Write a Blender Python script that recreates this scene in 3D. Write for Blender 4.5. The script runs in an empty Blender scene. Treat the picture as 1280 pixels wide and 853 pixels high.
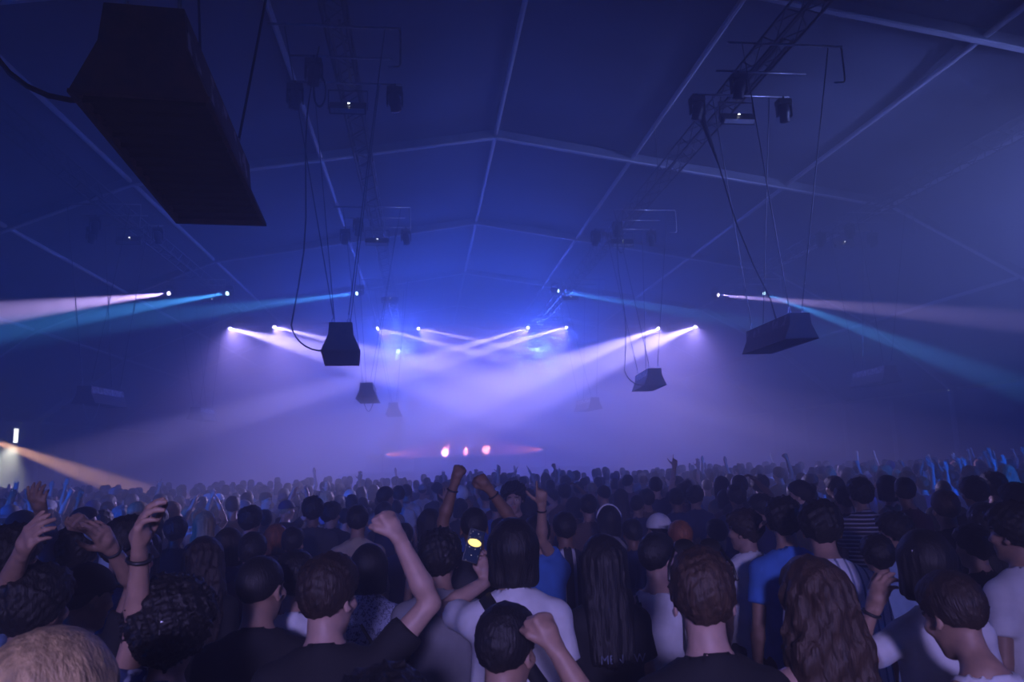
import bpy, bmesh, math, random
import numpy as np
from mathutils import Vector, Matrix

sc = bpy.context.scene
COL = sc.collection
R = math.radians

# ------------------------------------------------------------------ camera
IMG_W, IMG_H, FPX, CAM_H = 1280, 853, 900.0, 2.08
def camera_basis(vp=(530, 572), roll=1.8):
    """rows: right, up, forward (world vectors); tent axis (+y) vanishes at vp"""
    d = np.array([vp[0]-IMG_W/2, -(vp[1]-IMG_H/2), FPX]); d /= np.linalg.norm(d)
    e = np.array([math.cos(R(roll)), math.sin(R(roll)), 0])
    z = np.cross(e, d); z /= np.linalg.norm(z)
    if z[1] < 0: z = -z
    x = np.cross(d, z)
    if x[0] < 0: x = -x
    return np.stack([x, d, z], 1)
CB = camera_basis()
CAM = np.array([0, 0, CAM_H])
def ray(px, py):
    return CB.T @ np.array([(px-IMG_W/2)/FPX, -(py-IMG_H/2)/FPX, 1.0])
def at_depth(px, py, Y):
    r = ray(px, py); return CAM + r*Y/r[1]
def at_height(px, py, Z):
    r = ray(px, py); return CAM + r*(Z-CAM_H)/r[2]
def project(p):
    q = CB @ (np.asarray(p, float)-CAM)
    return IMG_W/2+FPX*q[0]/q[2], IMG_H/2-FPX*q[1]/q[2]

cam = bpy.data.cameras.new('camera')
cam.sensor_width = 36.0
cam.lens = FPX/IMG_W*36.0
cam.clip_end = 400
cam.dof.use_dof = True
cam.dof.focus_distance = 11.0
cam.dof.aperture_fstop = 7.0
cam_ob = bpy.data.objects.new('camera', cam)
COL.objects.link(cam_ob)
m = Matrix.Identity(4)
for i in range(3):
    m[i][0] = CB[0, i]; m[i][1] = CB[1, i]; m[i][2] = -CB[2, i]
m[2][3] = CAM_H
cam_ob.matrix_world = m
sc.camera = cam_ob

# ------------------------------------------------------------------ haze filling the hall (world volume), exposure
world = bpy.data.worlds.new('night'); sc.world = world
world.use_nodes = True
wn = world.node_tree; wn.nodes.clear()
wo = wn.nodes.new('ShaderNodeOutputWorld')
bg = wn.nodes.new('ShaderNodeBackground'); bg.inputs[0].default_value = (0, 0, 0, 1)
vs = wn.nodes.new('ShaderNodeVolumeScatter')
vs.inputs['Color'].default_value = (0.9, 0.9, 0.95, 1)
vs.inputs['Density'].default_value = 0.056
vs.inputs['Anisotropy'].default_value = 0.5
wn.links.new(bg.outputs[0], wo.inputs['Surface'])
wn.links.new(vs.outputs[0], wo.inputs['Volume'])
sc.view_settings.view_transform = 'Standard'
sc.view_settings.look = 'None'
sc.view_settings.gamma = 1.0
sc.view_settings.use_curve_mapping = False
sc.view_settings.exposure = 0.0
sc.cycles.max_bounces = 4
sc.cycles.diffuse_bounces = 2
sc.cycles.glossy_bounces = 2
sc.cycles.volume_bounces = 0
sc.cycles.caustics_reflective = False
sc.cycles.caustics_refractive = False

# ------------------------------------------------------------------ lights
TRUSS_X = (-10.1, -1.6, 7.55, 16.5)
TRUSS_Z = 10.58
CLUSTER_Y = (5.0, 14.2, 24.4, 34.3, 44.0)
def spot(name, loc, target, power, color, angle, blend=0.3, radius=0.06):
    L = bpy.data.lights.new(name, 'SPOT')
    L.energy = power; L.color = color; L.spot_size = R(angle); L.spot_blend = blend; L.shadow_soft_size = radius
    o = bpy.data.objects.new(name, L); COL.objects.link(o)
    o.location = loc
    d = Vector(target)-Vector(loc)
    o.rotation_euler = d.to_track_quat('-Z', 'Y').to_euler()
    return o

RED_POWER = 40000
# moving heads throwing beams: lamp pixel, floor target, power, colour, cone
BEAMS = []   # filled in with the fixtures: (lens position, target, colour)
BRIGHT = [((288, 411), at_depth(1045, 602, 9)), ((343, 409), at_depth(1150, 600, 15)), ((472, 411), at_depth(1200, 590, 20)), ((523, 411), at_depth(1200, 548, 22)),
          ((660, 410), at_depth(0, 605, 20)), ((708, 409), at_depth(0, 612, 18)), ((823, 411), at_depth(150, 658, 11)), ((869, 409), at_depth(258, 640, 9))]
for px, tg in BRIGHT:
    BEAMS.append((at_depth(*px, 44.0), tg, 'violet'))
for px, q, c in [((211, 367), (0, 391, 24), 'lilac'), ((284, 367), (0, 412, 24), 'blue'), ((446, 367), (0, 420, 24), 'blue'),
                 ((698, 364), (1280, 463, 23), 'blue'), ((898, 369), (1280, 402, 23), 'lilac'), ((955, 367), (1280, 487, 23), 'blue')]:
    BEAMS.append((at_depth(*px, 34.3), at_depth(*q), c))
BEAM_SPEC = {'violet': (520000, (0.46, 0.37, 1.0), 3.0), 'lilac': (270000, (0.55, 0.40, 1.0), 4.5), 'blue': (170000, (0.06, 0.34, 1.0), 5.0)}
for i, (p, tg, c) in enumerate(BEAMS):
    pw, colr, ang = BEAM_SPEC[c]
    d = Vector(tg)-Vector(p); d.normalize()
    spot('beam_light', Vector(p)+d*0.06, tg, pw, colr, ang, 0.5)
# the same lamps' soft outer cones: the broad violet glow in the haze below them
for k, (p, tg, c) in enumerate(BEAMS[:8]):
    d = Vector(tg)-Vector(p); d.normalize()
    outer = k in (0, 1, 6, 7)
    spot('beam_halo', Vector(p)+d*0.08, ((0.40*tg[0]+0.60*p[0]) if outer else (0.5*tg[0]+0.5*p[0]), 30, 0), 11500 if outer else 8000, (0.35, 0.26, 1.0), 58, 1.0, 0.1)
# added flood lamps over the stage front, put in to make the haze glow blue
for x in TRUSS_X[1:3]:
    spot('flood_fill_light', (x, 46.2, 8.9), (x, 30, 8.6), 19000, (0.04, 0.10, 1.0), 168, 1.0, 0.9)
# added fill lamps out of view: behind the camera, both flanks, nearest rows
for x, tx, ty, pw in ((-19, 1, 24, 150000), (14, 10, 22, 150000)):
    spot('wash_fill_light', (x, -12.0, 5.5), (tx, ty, 1.0), pw, (0.0, 0.09, 1.0), 32, 1.0, 0.3)
spot('wash_fill_light', (20.0, 9.0, 7.5), (5.0, 25.0, 7.0), 52000, (0.21, 0.27, 1.0), 62, 1.0, 0.3)
spot('wash_fill_light', (-15.0, 8.0, 7.5), (-1.0, 24.0, 4.0), 2500, (0.01, 0.10, 1.0), 60, 1.0, 0.3)
spot('wash_fill_light', (-0.4, -5.0, 3.3), (0.5, 4.0, 1.1), 2500, (0.42, 0.34, 1.0), 48, 1.0, 0.3)

# ------------------------------------------------------------------ materials
MATS = {}
def material(name, color, rough=0.6, metal=0.0, noise=0.0, scale=8.0, bump=0.0, bscale=40.0, color2=None, emit=None, stretch=None, attr=None, sheen=0.0):
    if name in MATS: return MATS[name]
    mt = bpy.data.materials.new(name); mt.use_nodes = True
    nt = mt.node_tree; b = nt.nodes['Principled BSDF']
    b.inputs['Base Color'].default_value = (*color, 1)
    b.inputs['Roughness'].default_value = rough
    b.inputs['Metallic'].default_value = metal
    tc = nt.nodes.new('ShaderNodeTexCoord'); src = tc.outputs['Object']
    if stretch:
        mp = nt.nodes.new('ShaderNodeMapping'); mp.inputs['Scale'].default_value = stretch
        nt.links.new(src, mp.inputs[0]); src = mp.outputs[0]
    if noise > 0 or color2:
        n = nt.nodes.new('ShaderNodeTexNoise'); n.inputs['Scale'].default_value = scale; n.inputs['Detail'].default_value = 5
        nt.links.new(src, n.inputs['Vector'])
        rp = nt.nodes.new('ShaderNodeValToRGB')
        c2 = color2 or tuple(c*(1-noise) for c in color)
        rp.color_ramp.elements[0].position = 0.40; rp.color_ramp.elements[1].position = 0.62
        rp.color_ramp.elements[0].color = (*c2, 1); rp.color_ramp.elements[1].color = (*color, 1)
        nt.links.new(n.outputs['Fac'], rp.inputs[0]); nt.links.new(rp.outputs[0], b.inputs['Base Color'])
    if bump > 0:
        n2 = nt.nodes.new('ShaderNodeTexNoise'); n2.inputs['Scale'].default_value = bscale; n2.inputs['Detail'].default_value = 3
        nt.links.new(src, n2.inputs['Vector'])
        bp = nt.nodes.new('ShaderNodeBump'); bp.inputs['Strength'].default_value = bump; bp.inputs['Distance'].default_value = 0.01
        nt.links.new(n2.outputs['Fac'], bp.inputs['Height']); nt.links.new(bp.outputs[0], b.inputs['Normal'])
    if emit:
        b.inputs['Emission Color'].default_value = (*emit[:3], 1); b.inputs['Emission Strength'].default_value = emit[3]
    MATS[name] = mt
    return mt

# ------------------------------------------------------------------ mesh helpers
class MB:
    """collects shapes, builds ONE mesh object"""
    def __init__(s): s.v = []; s.f = []; s.mi = []; s.cur = 0
    def add(s, vs_, fs_):
        o = len(s.v); s.v += [tuple(map(float, q)) for q in vs_]
        s.f += [tuple(i+o for i in q) for q in fs_]; s.mi += [s.cur]*len(fs_); return s
    def box(s, c, d, M=None, bev=0.0):
        cx, cy, cz = c; hx, hy, hz = d[0]/2, d[1]/2, d[2]/2
        if bev <= 0:
            q = [(sx*hx, sy*hy, sz*hz) for sz in (-1, 1) for sy in (-1, 1) for sx in (-1, 1)]
            f = [(0, 2, 3, 1), (4, 5, 7, 6), (0, 1, 5, 4), (2, 6, 7, 3), (0, 4, 6, 2), (1, 3, 7, 5)]
        else:
            bm = bmesh.new(); bmesh.ops.create_cube(bm, size=1.0)
            for w in bm.verts: w.co = Vector((w.co.x*d[0], w.co.y*d[1], w.co.z*d[2]))
            bmesh.ops.bevel(bm, geom=bm.edges[:], offset=bev, segments=2, affect='EDGES', profile=0.6)
            bm.verts.index_update(); q = [tuple(w.co) for w in bm.verts]; f = [tuple(w.index for w in ff.verts) for ff in bm.faces]; bm.free()
        if M is not None: q = [tuple(M @ Vector(w)) for w in q]
        return s.add([(w[0]+cx, w[1]+cy, w[2]+cz) for w in q], f)
    def tube(s, pts, r, n=8, closed=False, caps=True):
        pts = [Vector(p) for p in pts]; k = len(pts)
        rs = r if isinstance(r, (list, tuple)) else [r]*k
        ring = []; up = None
        for i, p in enumerate(pts):
            if closed: t = pts[(i+1) % k]-pts[i-1]
            else: t = pts[min(i+1, k-1)]-pts[max(i-1, 0)]
            t.normalize()
            if up is None:
                up = Vector((0, 0, 1)) if abs(t.z) < 0.9 else Vector((1, 0, 0))
            a = t.cross(up); 
            if a.length < 1e-4: a = t.cross(Vector((0.3, 1, 0.2)))
            a.normalize(); b = a.cross(t); up = b
            ring += [p+(a*math.cos(2*math.pi*j/n)+b*math.sin(2*math.pi*j/n))*rs[i] for j in range(n)]
        f = []
        for i in range(k if closed else k-1):
            i2 = (i+1) % k
            for j in range(n):
                j2 = (j+1) % n
                f.append((i*n+j, i*n+j2, i2*n+j2, i2*n+j))
        if caps and not closed:
            f.append(tuple(range(n-1, -1, -1))); f.append(tuple((k-1)*n+j for j in range(n)))
        return s.add(ring, f)
    def lathe(s, prof, n=20, M=None):
        vs_ = []; f = []
        for (r, z) in prof:
            vs_ += [(r*math.cos(2*math.pi*j/n), r*math.sin(2*math.pi*j/n), z) for j in range(n)]
        for i in range(len(prof)-1):
            for j in range(n):
                j2 = (j+1) % n
                f.append((i*n+j, i*n+j2, (i+1)*n+j2, (i+1)*n+j))
        f.append(tuple(range(n-1, -1, -1))); f.append(tuple((len(prof)-1)*n+j for j in range(n)))
        if M is not None: vs_ = [tuple(M @ Vector(w)) for w in vs_]
        return s.add(vs_, f)
    def mesh(s, name, mats, smooth=False):
        me = bpy.data.meshes.new(name); me.from_pydata(s.v, [], s.f); me.update()
        for mt in (mats if isinstance(mats, (list, tuple)) else [mats]): me.materials.append(mt)
        if s.mi: me.polygons.foreach_set('material_index', s.mi)
        if smooth: me.polygons.foreach_set('use_smooth', [True]*len(me.polygons)); 
        return me
    def build(s, name, mats, parent=None, loc=(0, 0, 0), smooth=False):
        return link(name, s.mesh(name, mats, smooth), parent, loc)
def link(name, me, parent=None, loc=(0, 0, 0), rot=(0, 0, 0)):
    o = bpy.data.objects.new(name, me); COL.objects.link(o)
    o.location = loc; o.rotation_euler = rot; o.parent = parent
    return o
def tag(o, label=None, cat=None, group=None, kind=None):
    if label: o['label'] = label
    if cat: o['category'] = cat
    if group: o['group'] = group
    if kind: o['kind'] = kind
    return o
def empty(name, loc=(0, 0, 0), rz=0.0):
    o = bpy.data.objects.new(name, None); COL.objects.link(o); o.location = loc; o.rotation_euler = (0, 0, rz); o.empty_display_size = 0.2
    return o

M_FABRIC = material('tent_fabric', (0.16, 0.18, 0.24), 0.75, noise=0.25, scale=0.6, bump=0.15, bscale=3)
M_WALLF = material('wall_fabric', (0.22, 0.23, 0.27), 0.8, noise=0.3, scale=0.5, bump=0.2, bscale=2)
M_ALU = material('aluminium', (0.75, 0.77, 0.80), 0.35, 0.7, noise=0.2, scale=5)
M_RAIL = material('keder_rail', (0.85, 0.86, 0.90), 0.5, 0.0, noise=0.1, scale=5)
M_BEAM = material('rafter_beam', (0.30, 0.32, 0.36), 0.5, 0.3, noise=0.2, scale=2)
M_TRUSS = material('truss_paint', (0.17, 0.17, 0.19), 0.42, 0.5, noise=0.3, scale=6)
M_PIPE = material('galvanised_pipe', (0.60, 0.60, 0.62), 0.35, 0.8, noise=0.25, scale=9)
M_BLACK = material('black_plastic', (0.018, 0.018, 0.02), 0.45)
M_CABLE = material('black_cable', (0.012, 0.012, 0.014), 0.55)
M_STEEL = material('shackle_steel', (0.55, 0.55, 0.57), 0.3, 0.9)
M_RUST = material('weathered_plywood', (0.13, 0.055, 0.04), 0.75, color2=(0.045, 0.03, 0.035), scale=7, bump=0.5, bscale=30)
M_PRINT = material('worn_white_panel_lit', (0.82, 0.78, 0.82), 0.65, color2=(0.12, 0.07, 0.07), scale=9, bump=0.3, bscale=30)  # worn panel, whitened to stand in for beam light on it
M_PRINT_DIM = material('worn_brown_panel_dim', (0.40, 0.35, 0.36), 0.7, color2=(0.07, 0.035, 0.035), scale=5, bump=0.3, bscale=30)  # same worn panel, darker copy for the speakers in less light
MATS['worn_brown_panel_dim'].node_tree.nodes['Color Ramp'].color_ramp.elements[0].position = 0.54
M_GRILLE = material('speaker_grille', (0.006, 0.006, 0.007), 0.8)
M_FLOOR = material('floor_boards', (0.06, 0.055, 0.055), 0.6, noise=0.5, scale=1.5, bump=0.3, bscale=10)
M_STRAP = material('steel_wire', (0.10, 0.10, 0.11), 0.4, 0.6)

# ------------------------------------------------------------------ the tent
Y0, Y1 = -14.0, 62.0
PROFILE = [(-21.5, 0.0), (-21.5, 4.7), (-17.0, 8.3), (-9.5, 11.5), (2.65, 13.45), (17.6, 11.05), (22.6, 8.3), (26.8, 4.7), (26.8, 0.0)]
BAYS = [24.0+9.6*k for k in range(-4, 5)]           # rafter frames, two show clearly
BAYS = [y for y in BAYS if Y0-1 < y < Y1+1]
floor = MB().box((2.65, (Y0+Y1)/2, -0.1), (48.6, Y1-Y0+1, 0.2)).build('floor', M_FLOOR); tag(floor, kind='structure')

ceiling = empty('ceiling', (2.65, 24, 0)); tag(ceiling, kind='structure')
def cw(o):   # keep world coordinates under an empty
    o.parent = ceiling; o.matrix_parent_inverse = Matrix.Translation((-2.65, -24, 0)); return o
edges = [Y0]+[y for y in BAYS if Y0 < y < Y1]+[Y1]
for k in range(1, len(PROFILE)-2):
    (xa, za), (xb, zb) = PROFILE[k], PROFILE[k+1]
    for ya, yb in zip(edges[:-1], edges[1:]):
        nx, ny = 6, 4; vv = []; ff = []
        for i in range(nx+1):
            for j in range(ny+1):
                u, w = i/nx, j/ny
                sag = -0.16*math.sin(math.pi*u)*math.sin(math.pi*w)
                for t in (0.0, 0.01):
                    vv.append((xa+(xb-xa)*u, ya+(yb-ya)*w, za+(zb-za)*u+sag+0.06+t))
        g = lambda i, j, t: (i*(ny+1)+j)*2+t
        for i in range(nx):
            for j in range(ny):
                ff.append((g(i, j, 0), g(i, j+1, 0), g(i+1, j+1, 0), g(i+1, j, 0)))
                ff.append((g(i, j, 1), g(i+1, j, 1), g(i+1, j+1, 1), g(i, j+1, 1)))
        cw(MB().add(vv, ff).build('roof_panel', M_FABRIC, smooth=True))
for y in BAYS:
    for k in range(1, len(PROFILE)-2):
        (xa, za), (xb, zb) = PROFILE[k], PROFILE[k+1]
        L = math.hypot(xb-xa, zb-za); an = math.atan2(zb-za, xb-xa)
        Mr = Matrix.Rotation(-an, 4, 'Y')
        cw(MB().box(((xa+xb)/2, y, (za+zb)/2-0.10), (L+0.1, 0.22, 0.26), Mr).build('rafter', M_BEAM))
        cw(MB().box(((xa+xb)/2, y-0.02, (za+zb)/2-0.262), (L+0.1, 0.14, 0.05), Mr).build('rafter_rail', M_RAIL))
def roof_z(x):
    for (xa, za), (xb, zb) in zip(PROFILE[1:-1], PROFILE[2:-1]):
        if xa <= x <= xb: return za+(zb-za)*(x-xa)/(xb-xa)
    return 4.6
for x in (-17.0, -13.2, -9.5, -3.4, 2.65, 7.6, 13.4, 17.6, 22.6):
    for ya, yb in zip(edges[:-1], edges[1:]):
        cw(MB().tube([(x, ya+0.11, roof_z(x)-0.13), (x, yb-0.11, roof_z(x)-0.13)], 0.075, 8).build('purlin', M_RAIL))

def wall(name, x, sgn):
    w = empty(name, (x, 24, 0)); tag(w, kind='structure')
    for ya, yb in zip(edges[:-1], edges[1:]):
        n = 28; vv = []; ff = []
        for i in range(n+1):
            y = ya+(yb-ya)*i/n; dx = 0.05*math.sin(i*1.9+ya)
            vv += [(dx, y-24, 0.02), (dx, y-24, 4.6), (dx+0.01*sgn, y-24, 0.02), (dx+0.01*sgn, y-24, 4.6)]
        for i in range(n):
            a = i*4; b = a+4
            ff += [(a, a+1, b+1, b), (a+2, b+2, b+3, a+3)]
        MB().add(vv, ff).build('wall_panel', M_WALLF, w, smooth=True)
    for y in BAYS+[33.6+4.8+9.6*k for k in range(0, 2)]:
        MB().box((-0.22*sgn, y-24, 2.3), (0.16, 0.2, 4.6), bev=0.015).build('wall_post', M_ALU, w)
    MB().box((-0.1*sgn, (Y0+Y1)/2-24, 4.5), (0.14, Y1-Y0, 0.2)).build('eaves_beam', M_BEAM, w)
    return w
wall('wall_left', -21.5, -1); wall('wall_right', 26.8, 1)
for nm, y in (('wall_back', Y1), ('wall_front', Y0)):
    pts = PROFILE; k = len(pts)
    vv = [(p[0], y-0.01, p[1]) for p in pts]+[(p[0], y+0.01, p[1]) for p in pts]
    ff = [tuple(range(k)), tuple(range(2*k-1, k-1, -1))]+[(i, (i+1) % k, (i+1) % k+k, i+k) for i in range(k)]
    tag(MB().add(vv, ff).build(nm, M_WALLF), kind='structure')

# ------------------------------------------------------------------ trusses
GROUND_WORD = {0: 'over the left side of the crowd', 1: 'left of the roof ridge', 2: 'right of the roof ridge', 3: 'near the right tent wall'}
TW = 0.42
brace_len = 0.5
def brace_mesh(name, a, b, r=0.016, n=5):
    return MB().tube([a, b], r, n).mesh(name, M_TRUSS)
B_SIDE = [brace_mesh('brace', (0, 0, -TW/2), (0, brace_len, TW/2)), brace_mesh('brace', (0, 0, TW/2), (0, brace_len, -TW/2))]
B_FLAT = [brace_mesh('brace', (-TW/2, 0, 0), (TW/2, brace_len, 0)), brace_mesh('brace', (TW/2, 0, 0), (-TW/2, brace_len, 0))]
TRUSS_LABEL = ('black lattice truss hung over the left side of the hall', 'black lattice truss between the ridge and the left side truss',
               'black lattice truss just right of the roof ridge', 'black lattice truss nearest the right tent wall')
for ti, x in enumerate(TRUSS_X):
    t = empty('lattice_truss', (x, 24, TRUSS_Z)); tag(t, TRUSS_LABEL[ti], 'truss', 'roof trusses')
    ya, yb = -1.0 if ti in (1, 2) else 8.0, 47.0
    for sx in (-1, 1):
        for sz in (-1, 1):
            MB().tube([(sx*TW/2, ya-24, sz*TW/2), (sx*TW/2, yb-24, sz*TW/2)], 0.030, 8).build('chord', M_TRUSS, t, smooth=True)
    i = 0; y = ya
    while y+brace_len <= yb:
        link('brace', B_SIDE[i % 2], t, (-TW/2, y-24, 0)); link('brace', B_SIDE[i % 2], t, (TW/2, y-24, 0))
        link('brace', B_FLAT[i % 2], t, (0, y-24, -TW/2))
        if y < 24: link('brace', B_FLAT[i % 2], t, (0, y-24, TW/2))
        y += brace_len; i += 1
    for y in np.arange(max(ya, 0)+2, yb, 9.6):      # hangers to the roof frame
        MB().tube([(0, y-24, TW/2), (0, y-24, roof_z(x)-TRUSS_Z-0.27)], 0.012, 6).build('hanger_rod', M_STRAP, t)

# ------------------------------------------------------------------ lamp bars with moving heads
M_LENS = material('lens_glass', (0.03, 0.03, 0.04), 0.08, 0.0)
M_LENS_ON = {c: material('lens_lit_'+c, (0.9, 0.9, 1), 0.2, emit=(*e, s)) for c, e, s in
             (('violet', (0.8, 0.75, 1.0), 60.0), ('lilac', (0.75, 0.65, 1.0), 14.0), ('blue', (0.45, 0.75, 1.0), 14.0), ('red', (1.0, 0.3, 0.35), 90.0), ('white', (0.9, 0.92, 1), 12.0))}
M_PANELFACE = material('strobe_face', (0.55, 0.55, 0.58), 0.35, 0.2, noise=0.2, scale=20)

def moving_head(top, direction, lens_mat, label, group, base_drop=0.0):
    """top = clamp point on the bar; head pivots below it and looks along direction"""
    o = empty('moving_head', top); tag(o, label, 'stage light', group)
    MB().box((0, 0, -0.03), (0.05, 0.06, 0.12), bev=0.008).box((0, 0, -0.13), (0.34, 0.24, 0.11), bev=0.02).build('base', M_BLACK, o)
    y = MB()
    for s in (-1, 1): y.box((s*0.165, 0, -0.33), (0.04, 0.12, 0.34), bev=0.012)
    y.box((0, 0, -0.20), (0.36, 0.14, 0.05), bev=0.012)
    y.build('yoke', M_BLACK, o)
    q = Vector(direction).to_track_quat('Z', 'Y').to_matrix().to_4x4()
    Mh = Matrix.Translation((0, 0, -0.42)) @ q
    hd_ = MB().lathe([(0.05, -0.23), (0.11, -0.20), (0.135, -0.05), (0.13, 0.04), (0.115, 0.06), (0.12, 0.17), (0.12, 0.20), (0.10, 0.20)], 18, Mh).build('head', M_BLACK, o, smooth=True)
    MB().lathe([(0.095, 0.188), (0.095, 0.206), (0.06, 0.216), (0.01, 0.22)], 18, Mh).build('lens', lens_mat, hd_, smooth=True)
    return o
def beam_at(p):
    for b in BEAMS:
        if (Vector(b[0])-Vector(p)).length < 1e-6: return b
HEAD_GROUP = 'moving head lights on the truss bars'
SIDE = ('left outer truss', 'left inner truss', 'right inner truss', 'right outer truss')
ROWN = ('', 'second speaker row', 'third speaker row', 'last speaker row', 'stage front')
for ti, x in enumerate(TRUSS_X):
    for ci, cy in enumerate(CLUSTER_Y):
        if ci == 0 or (ci == 1 and ti in (0, 3)): continue
        rig = empty('lamp_bar_rig', (x, cy, TRUSS_Z-0.27))
        tag(rig, 'three galvanised cross pipes under the %s by the %s' % (SIDE[ti], ROWN[ci]), 'lamp bars', 'lamp bar rigs')
        bars = [(-1.2, 1.25), (-0.1, 1.05), (0.95, 1.2)]
        for by, hw in bars:
            MB().tube([(-hw, by, 0), (hw, by, 0)], 0.027, 8).build('cross_pipe', M_PIPE, rig, smooth=True)
        MB().tube([(1.2, -1.2, 0), (1.24, -1.2, -0.05), (1.24, -1.2, -0.75), (1.2, -1.2, -0.8), (1.0, -1.2, -0.8)], 0.022, 8).build('drop_pipe', M_PIPE, rig, smooth=True)
        for sx in (-0.1, 0.1):
            MB().box((sx, -0.1, 0.03), (0.05, 2.5, 0.05)).build('clamp_rail', M_TRUSS, rig)
        zz = TRUSS_Z-0.27
        if ci in (3, 4):
            used = [b for b in BEAMS if abs(b[0][1]-(44.0 if ci == 4 else 34.3)) < 0.2 and abs(b[0][0]-x) < 2.0]
            xs = [b[0][0] for b in used]
            for b in used:
                d = Vector(b[1])-Vector(b[0]); d.normalize()
                top = Vector(b[0])-d*0.2+Vector((0, 0, 0.42))
                moving_head(top, d, M_LENS_ON[b[2]], 'moving head throwing a %s beam, %s, %s, %s ridge' % ({'violet': 'bright violet', 'lilac': 'thin lilac', 'blue': 'thin blue'}[b[2]], SIDE[ti], ROWN[ci], 'nearer' if abs(b[0][0]-2.65) < abs(x-2.65) else 'away from'), HEAD_GROUP)
                MB().tube([(top.x-x, top.y-cy, top.z-zz), (top.x-x, top.y-cy, 0.03)], 0.022, 8).build('drop_pipe', M_PIPE, rig)
        else:
            for hx, hy in ((-1.1, 0.95), (1.05, 0.95), (-0.55, -0.1)):
                lab = 'black unlit moving head on the %s pipe, %s, %s' % ('middle' if hy < 0 else ('far left' if hx < 0 else 'far right'), SIDE[ti], ROWN[ci])
                moving_head((x+hx, cy+hy, zz-0.01), (0.15*hx, 0.25, -1), M_LENS, lab, HEAD_GROUP)
        # flat strobe under the truss
        st = empty('strobe_light', (x, cy+1.25, zz-0.02)); tag(st, 'wide flat strobe panel under the %s by the %s' % (SIDE[ti], ROWN[ci]), 'stage light', 'strobe panels')
        tilt = Matrix.Rotation(R(-38), 4, 'X')
        hs_ = MB().box((0, 0, -0.42), (0.82, 0.16, 0.30), tilt, bev=0.02).build('housing', M_BLACK, st)
        MB().box(tuple(Vector((0, 0, -0.42))+tilt @ Vector((0, -0.02, -0.155))), (0.74, 0.11, 0.03), tilt, bev=0.006).build('face', M_PANELFACE, hs_)
        MB().box((0.02, -0.09, -0.34), (0.05, 0.02, 0.02), bev=0.004).build('white_dot', M_LENS_ON['white'], hs_)  # small glowing white dot on the housing
        br = MB()
        for s in (-1, 1): br.box((s*0.43, 0, -0.22), (0.02, 0.05, 0.46))
        br.box((0, 0, 0.0), (0.88, 0.05, 0.02)); br.build('bracket', M_BLACK, st)

# ------------------------------------------------------------------ hanging speakers
SPK_L, SPK_W, SPK_T, SPK_H = 2.35, 0.76, 0.44, 0.57
def speaker_meshes():
    prof = [(-SPK_W/2, 0.0), (-SPK_T/2-0.02, 0.33), (-SPK_T/2, SPK_H), (SPK_T/2, SPK_H), (SPK_T/2+0.02, 0.33), (SPK_W/2, 0.0)]
    hl = SPK_L/2
    b = MB()
    n = len(prof)
    vv = [(x, -hl, z) for x, z in prof]+[(x, hl, z) for x, z in prof]
    b.add(vv, [tuple(range(n-1, -1, -1)), tuple(range(n, 2*n))][::1]+[(i, i+1, i+1+n, i+n) for i in range(n-1)])
    # rim round the mouth
    for s in (-1, 1):
        b.box((s*(SPK_W/2-0.015), 0, 0.012), (0.03, SPK_L, 0.024)); b.box((0, s*(hl-0.015), 0.012), (SPK_W-0.06, 0.03, 0.024))
    body = b.mesh('cabinet', M_RUST)
    g = MB(); g.box((0, 0, 0.05), (SPK_W-0.10, SPK_L-0.07, 0.02)); 
    for i in range(14): g.box((0, -hl+0.12+i*(SPK_L-0.24)/13, 0.03), (SPK_W-0.09, 0.02, 0.03))
    grille = g.mesh('mouth_grille', M_GRILLE)
    panel = []
    # printed side panel: upper straight flank
    for s in (-1, 1):
        pan = MB()
        a = (s*(SPK_T/2+0.004), SPK_H-0.02); c = (s*(SPK_T/2+0.0225), 0.345)
        vv = [(a[0], -hl*0.96, a[1]), (a[0], hl*0.96, a[1]), (c[0], hl*0.96, c[1]), (c[0], -hl*0.96, c[1])]
        vv += [(p[0]-s*0.01, p[1], p[2]) for p in vv]
        pan.add(vv, [(0, 1, 2, 3) if s < 0 else (3, 2, 1, 0), (0, 4, 5, 1), (1, 5, 6, 2), (2, 6, 7, 3), (3, 7, 4, 0)])
        panel.append(pan.mesh('side_panel', M_PRINT))
    sh = MB()
    sh.tube([(0.028*math.cos(a), 0, 0.05+0.05*math.sin(a)) for a in np.linspace(0, 2*math.pi, 14)[:-1]], 0.009, 6, closed=True)
    sh.tube([(0, 0.024*math.cos(a), 0.135+0.045*math.sin(a)) for a in np.linspace(0, 2*math.pi, 14)[:-1]], 0.008, 6, closed=True)
    sh.box((0, 0, 0.005), (0.07, 0.07, 0.01))
    shk = sh.mesh('shackle', M_STEEL, True)
    return body, grille, panel, shk
SPK = speaker_meshes()
def catenary(a, b, sag, n=14):
    a, b = Vector(a), Vector(b)
    return [a.lerp(b, i/n)+Vector((0, 0, -sag*math.sin(math.pi*i/n))) for i in range(n+1)]
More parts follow.
